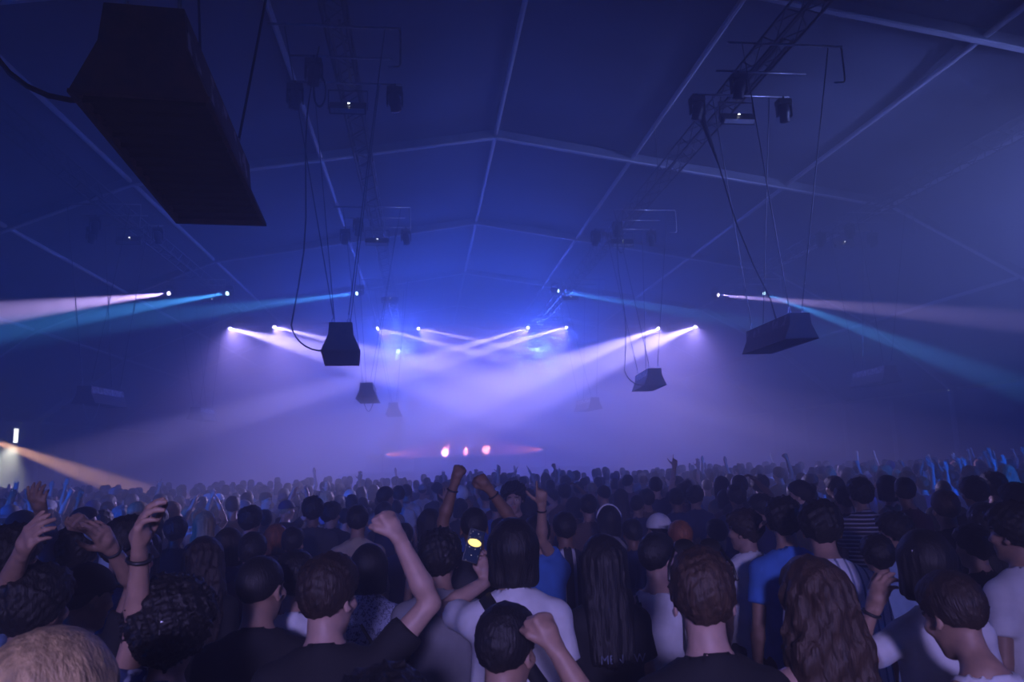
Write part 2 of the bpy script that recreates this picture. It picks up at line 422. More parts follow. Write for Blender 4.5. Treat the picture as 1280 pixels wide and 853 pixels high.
def speaker(x, y, z, top_y, ti, label, yaw=0.0, coil=True, cable='left', wire=0.012):
    o = empty('hanging_speaker', (x, y, z), yaw); tag(o, label, 'speaker', 'flared speakers hung from the trusses')
    cb_ = link('cabinet', SPK[0], o); link('mouth_grille', SPK[1], cb_)
    for pm in SPK[2]:
        sp_ = link('side_panel', pm, cb_)
        if y < 20: sp_.material_slots[0].link = 'OBJECT'; sp_.material_slots[0].material = M_PRINT_DIM
    tz = TRUSS_Z-0.24-z
    for sx in (-1, 1):
        for sy in (-1, 1):
            p = Vector((sx*0.15, sy*(SPK_L/2-0.16), SPK_H))
            link('shackle', SPK[3], o, p)
            tx = TRUSS_X[ti]-x+sx*0.95*(1 if sy < 0 else 0.75); ty = top_y-y+(-1.2 if sy < 0 else 0.95)
            tp_ = Matrix.Rotation(-yaw, 3, 'Z') @ Vector((tx, ty, tz))
            MB().tube([p+Vector((0, 0, 0.17)), tp_], wire, 6).build('suspension_wire', M_STRAP, o)
    if cable:
        s = -1 if cable == 'left' else 1
        a = Vector((TRUSS_X[ti]-x+s*0.55, top_y-y-0.4, tz)); k = Vector((s*0.95, -SPK_L/2+0.25, 0.6)); e = Vector((s*0.33, -SPK_L/2+0.12, 0.10))
        pts = [a.lerp(k, i/8)+Vector((s*0.10*math.sin(i*0.8), 0, 0)) for i in range(8)]
        for i in range(9):
            th = i/8*math.pi*0.62
            pts.append(Vector((s*(0.95-0.02*i)-s*0.62*(1-math.cos(th))*0.75, k.y+(e.y-k.y)*i/8, 0.55-0.62*math.sin(th)*0.85)))
        pts.append(e)
        MB().tube(pts, 0.016, 6).build('signal_cable', M_CABLE, o, smooth=True)
        if coil:
            c = a+Vector((0.02, -0.05, -1.0)); cp = []
            for i in range(60):
                th = i/60*2*math.pi*3; cp.append(c+Vector((0.12*math.cos(th), 0.03*math.sin(th*0.33), 0.32*math.sin(th))))
            MB().tube(cp, 0.014, 5).build('cable_coil', M_CABLE, o, smooth=True)
    return o
SPEAKERS = [
    (-1.68, 5.26, 4.18, 5.6, 1, 'large flared speaker hung low over the nearest people', 0.07, 'left'),
    (-1.70, 15.35, 4.18, 14.2, 1, 'flared speaker on the left central truss with a cable looping to its side', 0.095, 'left'),
    (-2.0, 26.9, 4.18, 24.4, 1, 'flared speaker with a cable loop dangling below, behind the loop-sided one', 0.01, None),
    (-1.45, 36.5, 4.18, 34.3, 1, 'hazy flared speaker farthest along the left central truss', 0.0, None),
    (8.10, 15.5, 4.33, 14.2, 2, 'rust-brown flared speaker on the right central truss above the right crowd', -0.045, None),
    (7.70, 24.0, 4.18, 24.4, 2, 'pale-sided flared speaker on the right central truss before the violet beams', -0.11, 'left'),
    (8.30, 36.0, 4.18, 34.3, 2, 'hazy flared speaker farthest along the right central truss', 0.10, None),
    (-11.0, 26.3, 4.18, 24.4, 0, 'purple-lit flared speaker hung on the left side truss', -0.05, None),
    (-10.6, 36.5, 4.18, 34.3, 0, 'faint flared speaker deep in the haze on the left side truss', 0.0, None),
    (16.95, 25.3, 4.28, 24.4, 3, 'bright white-lit flared speaker on the right side truss', -0.09, None),
]
for (x, y, z, ty, ti, lab, yaw, cb) in SPEAKERS:
    sp = speaker(x, y, z, ty, ti, lab, yaw, cable=cb)
    if abs(x+2.0) < 0.01 or ti == 0:                # cable loop dangling from the mouth
        w = 0.14
        MB().tube(catenary((-0.14, -0.9, 0.0), (0.24, -0.6, 0.0), 0.42 if ti else 0.6, 16), 0.013, 6).build('cable_loop', M_CABLE if ti else M_RAIL, sp, smooth=True)
    if ti == 2 and y < 16:                           # thick feed cable from the strobe down to the cabinet
        MB().tube([(-1.3, 0.2, 6.0), (-1.28, 0.2, 5.6), (-1.0, 0.1, 4.4), (-0.75, 0, 3.0), (-0.45, -0.1, 1.9), (-0.12, -0.1, 1.1), (-0.02, -0.1, SPK_H)], [0.06, 0.07, 0.02, 0.018, 0.018, 0.018, 0.018], 7).build('signal_cable', M_CABLE, sp, smooth=True)

# ------------------------------------------------------------------ people: bodies grown as one continuous surface from a distance field
F32 = np.float32
def axis(lo, hi, fine, hf, hc):
    """coordinates from lo to hi, step hf inside the fine intervals and hc elsewhere"""
    out = [lo]; x = lo
    fine = sorted(fine)
    while x < hi:
        inside = any(a <= x < b for a, b in fine)
        nxt = min([a for a, b in fine if a > x+1e-9]+[1e9])
        x = x+hf if inside else min(x+hc, max(nxt, x+hf))
        out.append(x)
    return np.array(out, F32)
class Field:
    def __init__(s, ax, ay, az):
        s.ax, s.ay, s.az = ax, ay, az
        s.D = np.full((len(ax), len(ay), len(az)), 0.3, F32)
    def sub(s, lo, hi, mg):
        ix = np.searchsorted(s.ax, (lo[0]-mg, hi[0]+mg)); iy = np.searchsorted(s.ay, (lo[1]-mg, hi[1]+mg)); iz = np.searchsorted(s.az, (lo[2]-mg, hi[2]+mg))
        sl = (slice(*ix), slice(*iy), slice(*iz))
        return sl, s.ax[sl[0]][:, None, None], s.ay[sl[1]][None, :, None], s.az[sl[2]][None, None, :]
    def merge(s, sl, d, k):
        a = s.D[sl]
        if a.size == 0: return
        if k > 0:
            h = np.clip(0.5+0.5*(a-d)/k, 0, 1)
            s.D[sl] = a+(d-a)*h-k*h*(1-h)
        else: s.D[sl] = np.minimum(a, d)
    def cut(s, sl, d, k=0.006):
        a = s.D[sl]
        if a.size == 0: return
        h = np.clip(0.5-0.5*(a-d)/k, 0, 1)
        s.D[sl] = a+(d-a)*h+k*h*(1-h)
    def cone(s, a, b, ra, rb, k=0.02, sy=1.0, off=0.0, plane=None, carve=False):
        """tapered capsule; sy squashes its depth; plane=(point,dir) ends it flat"""
        a = np.asarray(a, F32); b = np.asarray(b, F32); ra += off; rb += off
        r = max(ra, rb); lo = np.minimum(a, b)-r; hi = np.maximum(a, b)+r
        sl, X, Y, Z = s.sub(lo, hi, 0.03+k)
        ys = (a[1]+b[1])/2
        ab = b-a; ab2 = np.array([ab[0], ab[1]*sy, ab[2]]); L2 = float(ab2@ab2)+1e-9
        px = X-a[0]; py = (Y-a[1])*sy; pz = Z-a[2]
        t = np.clip((px*ab2[0]+py*ab2[1]+pz*ab2[2])/L2, 0, 1)
        d = np.sqrt((px-t*ab2[0])**2+(py-t*ab2[1])**2+(pz-t*ab2[2])**2)-(ra+(rb-ra)*t)
        if plane is not None:
            p0, n0 = plane
            d = np.maximum(d, (X-p0[0])*n0[0]+(Y-p0[1])*n0[1]+(Z-p0[2])*n0[2])
        (s.cut(sl, -d, k) if carve else s.merge(sl, d, k))
    def ell(s, c, r, k=0.02, Rm=None, off=0.0, carve=False, post=None, sc=1.0):
        c = np.asarray(c, F32); r = np.asarray(r, F32)*F32(sc)+off; rr = float(r.max())
        sl, X, Y, Z = s.sub(c-rr, c+rr, 0.03+k)
        px, py, pz = X-c[0], Y-c[1], Z-c[2]
        if Rm is not None:
            q = [Rm[0, i]*px+Rm[1, i]*py+Rm[2, i]*pz for i in range(3)]
            px, py, pz = q
        k0 = np.sqrt((px/r[0])**2+(py/r[1])**2+(pz/r[2])**2)
        k1 = np.sqrt((px/r[0]**2)**2+(py/r[1]**2)**2+(pz/r[2]**2)**2)+1e-6
        d = k0*(k0-1)/k1
        if post is not None: d = post(d, px, py, pz)
        (s.cut(sl, -d, k) if carve else s.merge(sl, d.astype(F32), k))
    def whole(s):
        return (slice(None),)*3, s.ax[:, None, None], s.ay[None, :, None], s.az[None, None, :]
    def surface(s):
        """surface nets on the rectilinear grid -> vertices, quads"""
        D = s.D; S = D < 0
        nx, ny, nz = D.shape
        C = S[:-1, :-1, :-1].astype(np.int8)
        for i, j, k in ((1,0,0),(0,1,0),(0,0,1),(1,1,0),(1,0,1),(0,1,1),(1,1,1)):
            C = C+S[i:nx-1+i, j:ny-1+j, k:nz-1+k]
        act = np.argwhere((C > 0) & (C < 8))
        if len(act) == 0: return np.zeros((0, 3)), np.zeros((0, 4), int)
        idx = np.full((nx-1, ny-1, nz-1), -1, np.int32); idx[tuple(act.T)] = np.arange(len(act))
        cor = [(i, j, k) for i in (0, 1) for j in (0, 1) for k in (0, 1)]
        val = np.stack([D[act[:, 0]+i, act[:, 1]+j, act[:, 2]+k] for i, j, k in cor], 1)
        acc = np.zeros((len(act), 3), F32); cnt = np.zeros(len(act), F32)
        for a in range(8):
            for b in range(a+1, 8):
                df = [abs(u-w) for u, w in zip(cor[a], cor[b])]
                if sum(df) != 1: continue
                va, vb = val[:, a], val[:, b]; m_ = (va < 0) != (vb < 0)
                t = np.where(m_, va/np.where(m_, va-vb, 1), 0)
                p = np.array(cor[a], F32)+t[:, None]*(np.array(cor[b], F32)-np.array(cor[a], F32))
                acc += p*m_[:, None]; cnt += m_
        acc /= cnt[:, None]
        P = np.empty_like(acc)
        for d_, ax_ in enumerate((s.ax, s.ay, s.az)):
            P[:, d_] = ax_[act[:, d_]]+acc[:, d_]*(ax_[act[:, d_]+1]-ax_[act[:, d_]])
        Q = []
        for d_ in range(3):
            sh = [slice(None)]*3; sh2 = [slice(None)]*3; sh[d_] = slice(0, -1); sh2[d_] = slice(1, None)
            e = S[tuple(sh)] != S[tuple(sh2)]
            w = np.argwhere(e); u, v = (d_+1) % 3, (d_+2) % 3
            ok = (w[:, u] > 0) & (w[:, v] > 0) & (w[:, u] < D.shape[u]-1) & (w[:, v] < D.shape[v]-1)
            w = w[ok]
            q = []
            for du, dv in ((1, 1), (0, 1), (0, 0), (1, 0)):
                c = w.copy(); c[:, u] -= du; c[:, v] -= dv
                q.append(idx[tuple(c.T)])
            q = np.stack(q, 1)
            flip = ~S[tuple(w.T)]
            q[flip] = q[flip][:, ::-1]
            Q.append(q)
        return P, np.concatenate(Q)
    def mesh(s, name, mats, relax=0, mat_fn=None):
        P, Q = s.surface()
        for _ in range(relax):      # light smoothing over the quads
            A = np.zeros_like(P); n = np.zeros(len(P), F32)
            for a, b in ((0, 1), (1, 2), (2, 3), (3, 0)):
                np.add.at(A, Q[:, a], P[Q[:, b]]); np.add.at(n, Q[:, a], 1)
            P = 0.5*P+0.5*A/np.maximum(n, 1)[:, None]
        me = bpy.data.meshes.new(name)
        me.vertices.add(len(P)); me.vertices.foreach_set('co', P.astype(F32).ravel())
        me.loops.add(Q.size); me.loops.foreach_set('vertex_index', Q.astype(np.int32).ravel())
        me.polygons.add(len(Q)); me.polygons.foreach_set('loop_start', np.arange(0, Q.size, 4, dtype=np.int32))
        me.polygons.foreach_set('use_smooth', np.ones(len(Q), bool))
        for mt in mats: me.materials.append(mt)
        if mat_fn is not None: me.polygons.foreach_set('material_index', mat_fn(P[Q].mean(1)).astype(np.int32))
        me.update(calc_edges=True)
        return me

def rot3(yaw=0, pitch=0, roll=0):
    """yaw > 0 turns the face to the left (towards -x), pitch > 0 nods down, roll > 0 tips towards +x"""
    return np.array(Matrix.Rotation(yaw, 3, 'Z') @ Matrix.Rotation(-pitch, 3, 'X') @ Matrix.Rotation(roll, 3, 'Y'), F32)
HS = 1.06
UP3 = np.array([0, 0, 1.0])
def unit(v):
    v = np.asarray(v, float); return v/np.linalg.norm(v)

class Pose:
    """joints in metres for a 1.75 m figure facing +y"""
    def __init__(s, sex='m', girth=1.0, left=None, right=None, head=(0, 0, 0), bend=0.0, lean=0.0):
        s.sex, s.g = sex, girth
        s.Rh = rot3(*head)
        hx = {'m': 0.168, 'f': 0.145}[sex]
        s.bend = bend; s.lean = lean
        s.neck = np.array([lean*0.10, bend*0.16, 1.450-0.02*bend])
        s.hc = s.neck+np.array([lean*0.03, 0.012+bend*0.07, 0.055])+s.Rh@np.array([0, 0.012, 0.122])   # head centre
        s.arms = {}
        for sd, spec in ((-1, left), (1, right)):
            sh = np.array([sd*hx+lean*0.09, -0.008+bend*0.13, 1.372-0.015*bend])
            if spec is None: spec = dict(u=(sd*0.16, -0.06, -1), f=(sd*0.05, 0.16, -1), hand='relaxed', n=(-sd, 0, 0))
            u, f = unit(spec['u']), unit(spec['f'])
            if u[2] > 0.2: sh = sh+np.array([0, 0, 0.035*u[2]])+np.array([-sd*0.012, 0, 0])     # a raised shoulder
            el = sh+u*(0.285 if sex == 'm' else 0.268)
            wr = el+f*(0.252 if sex == 'm' else 0.235)
            n = np.asarray(spec.get('n', (0, 1, 0)), float)
            hd = unit(spec.get('h', f))
            n = unit(n-hd*(n@hd))
            s.arms[sd] = dict(sh=sh, el=el, wr=wr, f=f, h=hd, n=n, hand=spec.get('hand', 'relaxed'), up=el[2] > 1.2 or wr[2] > 1.2)

FINGERS = [(0.030, 0.078, 0.0088, 0.000), (0.010, 0.086, 0.0090, 0.004), (-0.010, 0.080, 0.0086, 0.000), (-0.029, 0.062, 0.0076, -0.008)]
CURL = {'relaxed': ((22, 28, 18), (26, 32, 20), (30, 36, 22), (34, 38, 24)), 'fist': ((85, 95, 62),)*4, 'open': ((4, 6, 4),)*4,
        'point': ((2, 6, 4), (82, 92, 60), (84, 92, 60), (84, 92, 60)), 'hold': ((38, 48, 30), (40, 48, 30), (42, 50, 30), (44, 50, 30))}
def hand_prims(F, arm, sd, fine=True):
    """palm, four unequal fingers bent at their knuckles, thumb leaving the side of the palm"""
    w, u, n = arm['wr'], arm['h'], arm['n']
    t = np.cross(u, n)*1.0
    t = t*(-sd) if False else t
    if arm.get('thumb'): t = t*arm['thumb']
    kind = arm['hand']
    spread = 1.25 if kind == 'open' else 1.0
    for off, ln, r, dy in FINGERS:
        F.cone(w+u*0.004+t*off*0.6, w+u*(0.092+dy)+t*off, 0.0150, 0.0125, 0.014)
    F.ell(w+u*0.05, (0.030, 0.030, 0.030), 0.012)
    if kind == 'fist':
        for o_ in (-0.018, 0.0, 0.018): F.ell(w+u*0.080+n*0.022+t*o_, (0.021,)*3, 0.008)
    for i, (off, ln, r, dy) in enumerate(FINGERS):
        p = w+u*(0.092+dy)+t*off
        ang = 0.0; fan = off*(4.5 if kind == 'open' else 1.2)
        d0 = unit(u+t*fan)
        for c, fr, q in zip(CURL[kind][i], (0.46, 0.30, 0.24), (1.0, 0.93, 0.86)):
            ang += math.radians(c)
            d = d0*math.cos(ang)+n*math.sin(ang)
            e = p+d*ln*fr
            F.cone(p, e, r*q*1.18, r*q*1.10, 0.0035)
            p = e
    # thumb
    b = w+u*0.030+t*0.026+n*0.008
    if kind == 'fist': ds = [unit(u*0.75+t*0.45+n*0.5), unit(u*0.45-t*0.35+n*0.75), unit(-t*0.9+u*0.2+n*0.3)]
    elif kind in ('open', 'point'): ds = [unit(u*0.55+t*0.85+n*0.2), unit(u*0.7+t*0.7+n*0.1), unit(u*0.8+t*0.55)]
    else: ds = [unit(u*0.72+t*0.62+n*0.35), unit(u*0.88+t*0.3+n*0.35), unit(u*0.9+t*0.1+n*0.4)]
    p = b
    for d, ln, r, k in zip(ds, (0.046, 0.034, 0.027), (0.0145, 0.0110, 0.0098), (0.012, 0.004, 0.004)):
        e = p+d*ln; F.cone(p, e, r, r*0.88, k); p = e

def torso_prims(F, P, off=0.0, k=0.035, low=True):
    g = P.g; b = P.bend; ln = P.lean
    sp = lambda x, y, z: np.array([x+ln*0.09*max(0, (z-0.95)/0.45), y+b*0.14*max(0, (z-0.95)/0.45)**1.3, z-0.02*b*max(0, (z-0.95)/0.45)])
    if P.sex == 'm':
        F.cone(sp(0, 0, 0.93), sp(0, 0, 1.12), 0.158*g, 0.146*g, k, 1.42, off)
        F.cone(sp(0, 0, 1.12), sp(0, -0.005, 1.32), 0.146*g, 0.165, k, 1.45, off)
        F.ell(sp(0, 0.035, 1.29), (0.140, 0.085*g, 0.105), k, off=off)
        F.ell(sp(0, -0.045, 1.32), (0.150, 0.075, 0.130), k, off=off)
        hx = 0.140
    else:
        F.cone(sp(0, -0.005, 0.92), sp(0, 0, 1.10), 0.165*g, 0.120*g, k, 1.38, off)
        F.cone(sp(0, 0, 1.10), sp(0, -0.005, 1.31), 0.120*g, 0.138, k, 1.42, off)
        for sd in (-1, 1): F.ell(sp(sd*0.065, 0.075, 1.265), (0.058, 0.058, 0.058), k, off=off)
        F.ell(sp(0, -0.040, 1.32), (0.128, 0.068, 0.115), k, off=off)
        hx = 0.115
    F.cone(sp(-hx, -0.008, 1.365), sp(hx, -0.008, 1.365), 0.056, 0.056, k, 1.1, off)
    for sd in (-1, 1):
        F.cone(P.neck+np.array([0, -0.02, 0.015]), P.arms[sd]['sh']+np.array([-sd*0.02, -0.005, 0.004]), 0.050, 0.046, k, 1.0, off)

def body_mesh(name, P, res=1.0, mats=None):
    """the whole figure: trunk, neck, head with a face, arms, hands, legs and feet in one surface"""
    arms = P.arms; hc = P.hc
    fx = [(hc[0]-0.13, hc[0]+0.13)]; fy = [(hc[1]-0.14, hc[1]+0.16)]; fz = [(hc[2]-0.15, hc[2]+0.14)]
    hf = 0.0062*res
    hi = max(1.80, max(a['wr'][2] for a in arms.values())+0.25)
    for sd, a in arms.items():
        if a['up']:
            c = a['wr']+a['h']*0.08
            fx.append((c[0]-0.11, c[0]+0.11)); fy.append((c[1]-0.11, c[1]+0.11)); fz.append((c[2]-0.11, c[2]+0.13))
    allp = np.array([a[q] for a in arms.values() for q in ('sh', 'el', 'wr')]+[a['wr']+a['h']*0.2 for a in arms.values()])
    ax = axis(min(-0.26, allp[:, 0].min()-0.06), max(0.26, allp[:, 0].max()+0.06), fx, hf, 0.0125*res)
    ay = axis(min(-0.20, allp[:, 1].min()-0.06), max(0.26, allp[:, 1].max()+0.06, hc[1]+0.16), fy, hf, 0.0125*res)
    az = np.concatenate([np.arange(-0.03, 0.86, 0.022*res), axis(0.87, hi, fz, hf, 0.0125*res)]).astype(F32)
    F = Field(ax, ay, az)
    torso_prims(F, P)
    # legs and feet
    for sd in (-1, 1):
        F.cone((sd*0.088, 0, 0.90), (sd*0.105, 0.012, 0.50), 0.086, 0.056, 0.03)
        F.cone((sd*0.105, 0.012, 0.50), (sd*0.112, -0.012, 0.09), 0.058, 0.038, 0.02)
        F.ell((sd*0.107, -0.022, 0.36), (0.050, 0.050, 0.11), 0.03)
        F.cone((sd*0.113, -0.035, 0.045), (sd*0.128, 0.15, 0.030), 0.042, 0.030, 0.03)
    # arms
    for sd, a in arms.items():
        m_ = 1.0 if P.sex == 'm' else 0.86
        F.ell(a['sh'], (0.056*m_,)*3, 0.03)
        F.cone(a['sh'], a['el'], 0.050*m_, 0.036*m_, 0.02)
        md = a['el']+(a['wr']-a['el'])*0.28
        F.cone(a['el'], md, 0.034*m_, 0.040*m_, 0.012); F.cone(md, a['wr'], 0.040*m_, 0.026*m_, 0.012)
        hand_prims(F, a, sd)
    # neck and head
    nr = 0.058 if P.sex == 'm' else 0.048
    H = lambda x, y, z: hc+P.Rh@(np.array([x, y, z])*HS)
    F.cone(P.neck+np.array([0, -0.012, -0.03]), H(0, -0.022, -0.06), nr+0.004, nr-0.003, 0.03)
    Rm = P.Rh
    F.ell(H(0, -0.012, 0.030), (0.075, 0.096, 0.088), 0.02, Rm, sc=HS)
    F.ell(H(0, 0.030, -0.040), (0.056, 0.060, 0.078), 0.03, Rm, sc=HS)
    F.ell(H(0, 0.060, -0.098), (0.026, 0.022, 0.018), 0.025, Rm, sc=HS)           # chin
    for sd in (-1, 1): F.ell(H(sd*0.046, 0.058, -0.018), (0.022, 0.024, 0.022), 0.02, Rm, sc=HS)   # cheekbones
    F.cone(H(-0.038, 0.077, 0.026), H(0.038, 0.077, 0.026), 0.011, 0.011, 0.012)            # brow
    for sd in (-1, 1): F.ell(H(sd*0.031, 0.092, 0.004), (0.017, 0.014, 0.011), 0.010, Rm, sc=HS, carve=True)
    for sd in (-1, 1): F.ell(H(sd*0.031, 0.0745, 0.004), (0.0135, 0.0125, 0.0105), 0.002, Rm, sc=HS)
    F.cone(H(0, 0.086, 0.012), H(0, 0.108, -0.028), 0.008, 0.0125, 0.010)
    for sd in (-1, 1): F.ell(H(sd*0.012, 0.096, -0.033), (0.009, 0.011, 0.008), 0.006, Rm, sc=HS)  # nostrils
    F.ell(H(0, 0.085, -0.057), (0.024, 0.012, 0.006), 0.006, Rm, sc=HS); F.ell(H(0, 0.083, -0.068), (0.020, 0.012, 0.007), 0.005, Rm, sc=HS)
    for sd in (-1, 1):                                                                    # ears
        F.ell(H(sd*0.079, -0.012, -0.006), (0.008, 0.018, 0.031), 0.008, Rm@rot3(-sd*0.4, 0, 0), sc=HS)
        F.ell(H(sd*0.084, -0.006, -0.002), (0.005, 0.010, 0.017), 0.004, Rm, sc=HS, carve=True)
    def zones(C):
        q = (C-hc)@P.Rh/HS
        z = np.zeros(len(C), int)
        front = q[:, 1] > 0.06
        for sd in (-1, 1):
            e = np.sqrt(((q[:, 0]-sd*0.031)/0.0120)**2+((q[:, 2]-0.003)/0.0048)**2)
            z[front & (e < 1)] = 1
            e = np.hypot(q[:, 0]-sd*0.031, q[:, 2]-0.004); z[front & (e < 0.0048)] = 2
            e = np.sqrt(((q[:, 0]-sd*0.033)/0.020)**2+((q[:, 2]-0.028)/0.006)**2); z[front & (e < 1)] = 4
        z[front & (np.abs(q[:, 0]) < 0.022) & (np.abs(q[:, 2]+0.0625) < 0.0105) & (q[:, 1] > 0.078)] = 3
        return z
    return F.mesh(name, mats or [M_SKIN[0], M_EYE, M_IRIS, M_LIP, M_BROW], relax=1, mat_fn=zones)

def ripple(X, Y, Z, amp, f, seed, zs=0.35):
    r = random.Random(seed); out = 0
    for i in range(4):
        a, b, c = (r.uniform(-1, 1) for _ in range(3)); ph = r.uniform(0, 6)
        out = out+np.sin((X*a+Y*b)*f*(1+0.5*i)+Z*c*f*zs*(1+0.4*i)+ph)
    return (out*amp/2.2).astype(F32)
def shirt_mesh(name, P, style='tee', res=1.0, mat=None, seed=1):
    arms = P.arms
    pts = np.array([a[q] for a in arms.values() for q in (('sh', 'el', 'wr') if style == 'long' else ('sh', 'el'))])
    h = 0.0135*res
    lo = np.minimum(pts.min(0)-0.09, (-0.25, -0.22, 0.0)); hi_ = np.maximum(pts.max(0)+0.09, (0.25, 0.24+P.bend*0.15, 0))
    F = Field(np.arange(lo[0], hi_[0], h, dtype=F32), np.arange(lo[1], hi_[1], h, dtype=F32), np.arange(0.74, max(1.56, hi_[2]), h, dtype=F32))
    loose = 0.016 if style in ('tee', 'long') else 0.010
    torso_prims(F, P, off=loose, k=0.03)
    b = P.bend; ln = P.lean
    if style in ('tee', 'long'):      # cloth hanging straight from chest and shoulder blades
        w = (0.175*P.g if P.sex == 'm' else 0.152*P.g)
        F.cone((0, 0.0, 0.82), (ln*0.07, b*0.10, 1.28), w+0.012, w+0.004, 0.03, 1.38)
    for sd, a in arms.items():
        if style == 'strap' : continue
        m_ = 1.0 if P.sex == 'm' else 0.88
        if style == 'tank': continue
        F.ell(a['sh'], (0.068*m_,)*3, 0.03)
        u = unit(a['el']-a['sh'])
        if style == 'long':
            F.cone(a['sh'], a['el'], 0.064*m_, 0.054*m_, 0.02)
            F.cone(a['el'], a['wr'], 0.055*m_, 0.038*m_, 0.02, plane=(a['wr']-a['f']*0.02, a['f']))
        else:
            L = 0.62
            F.cone(a['sh'], a['el'], 0.064*m_, 0.066*m_, 0.02, plane=(a['sh']+(a['el']-a['sh'])*L, u))
    sl, X, Y, Z = F.whole()
    F.D += ripple(X, Y, Z, 0.0042, 42, seed)*np.clip((1.45-Z)/0.3, 0.25, 1)
    F.cut(sl, (0.80+0.012*np.sin(X*14)-Z).astype(F32)+0*X+0*Y, 0.012)                      # hem
    n = P.neck
    neck_r = {'tee': 0.078, 'long': 0.074, 'tank': 0.10, 'strap': 0.13}[style]*(1 if P.sex == 'm' else 0.92)
    dn = np.sqrt((X-n[0])**2+((Y-n[1]-0.012)*1.0)**2+((Z-n[2]-0.045)*(1.15 if style != 'strap' else 0.8))**2)-neck_r
    F.cut(sl, (-dn).astype(F32), 0.008)
    if style in ('tank', 'strap'):
        for sd, a in arms.items():     # arm holes
            c = a['sh']+np.array([sd*0.035, 0, 0.0 if style == 'tank' else 0.02]); rr = 0.10 if style == 'tank' else 0.115
            da = np.sqrt((X-c[0])**2+((Y-c[1])*0.8)**2+((Z-c[2])*0.85)**2)-rr
            F.cut(sl, (-da).astype(F32), 0.01)
    return F.mesh(name, [mat or M_SHIRT['black']], relax=1)

def trousers_mesh(name):
    h = 0.022
    F = Field(np.arange(-0.26, 0.26, h, dtype=F32), np.arange(-0.2, 0.2, h, dtype=F32), np.arange(0.03, 1.02, h, dtype=F32))
    F.cone((0, 0, 0.88), (0, 0, 0.98), 0.172, 0.160, 0.03, 1.4)
    for sd in (-1, 1):
        F.cone((sd*0.088, 0, 0.90), (sd*0.105, 0.005, 0.50), 0.100, 0.086, 0.02)
        F.cone((sd*0.105, 0.0, 0.50), (sd*0.112, -0.022, 0.06), 0.086, 0.074, 0.02)
    sl, X, Y, Z = F.whole()
    F.D += ripple(X, Y, Z, 0.004, 40, 5)
    F.cut(sl, (0.07-Z+0*X+0*Y).astype(F32), 0.01); F.cut(sl, (Z-0.98+0*X+0*Y).astype(F32), 0.01)
    return F.mesh(name, [M_TROUSER[0]], relax=1)
def shoe_mesh(name, sd):
    h = 0.014
    F = Field(np.arange(sd*0.12-0.08, sd*0.12+0.08, h, dtype=F32), np.arange(-0.12, 0.24, h, dtype=F32), np.arange(-0.03, 0.16, h, dtype=F32))
    F.cone((sd*0.113, -0.04, 0.050), (sd*0.130, 0.16, 0.036), 0.052, 0.040, 0.03); F.cone((sd*0.112, -0.02, 0.06), (sd*0.112, -0.02, 0.11), 0.05, 0.046, 0.02)
    sl, X, Y, Z = F.whole(); F.cut(sl, (0.002-Z+0*X+0*Y).astype(F32), 0.004); F.cut(sl, (Z-0.125+0*X+0*Y).astype(F32), 0.008)
    return F.mesh(name, [M_SHOE], relax=1)

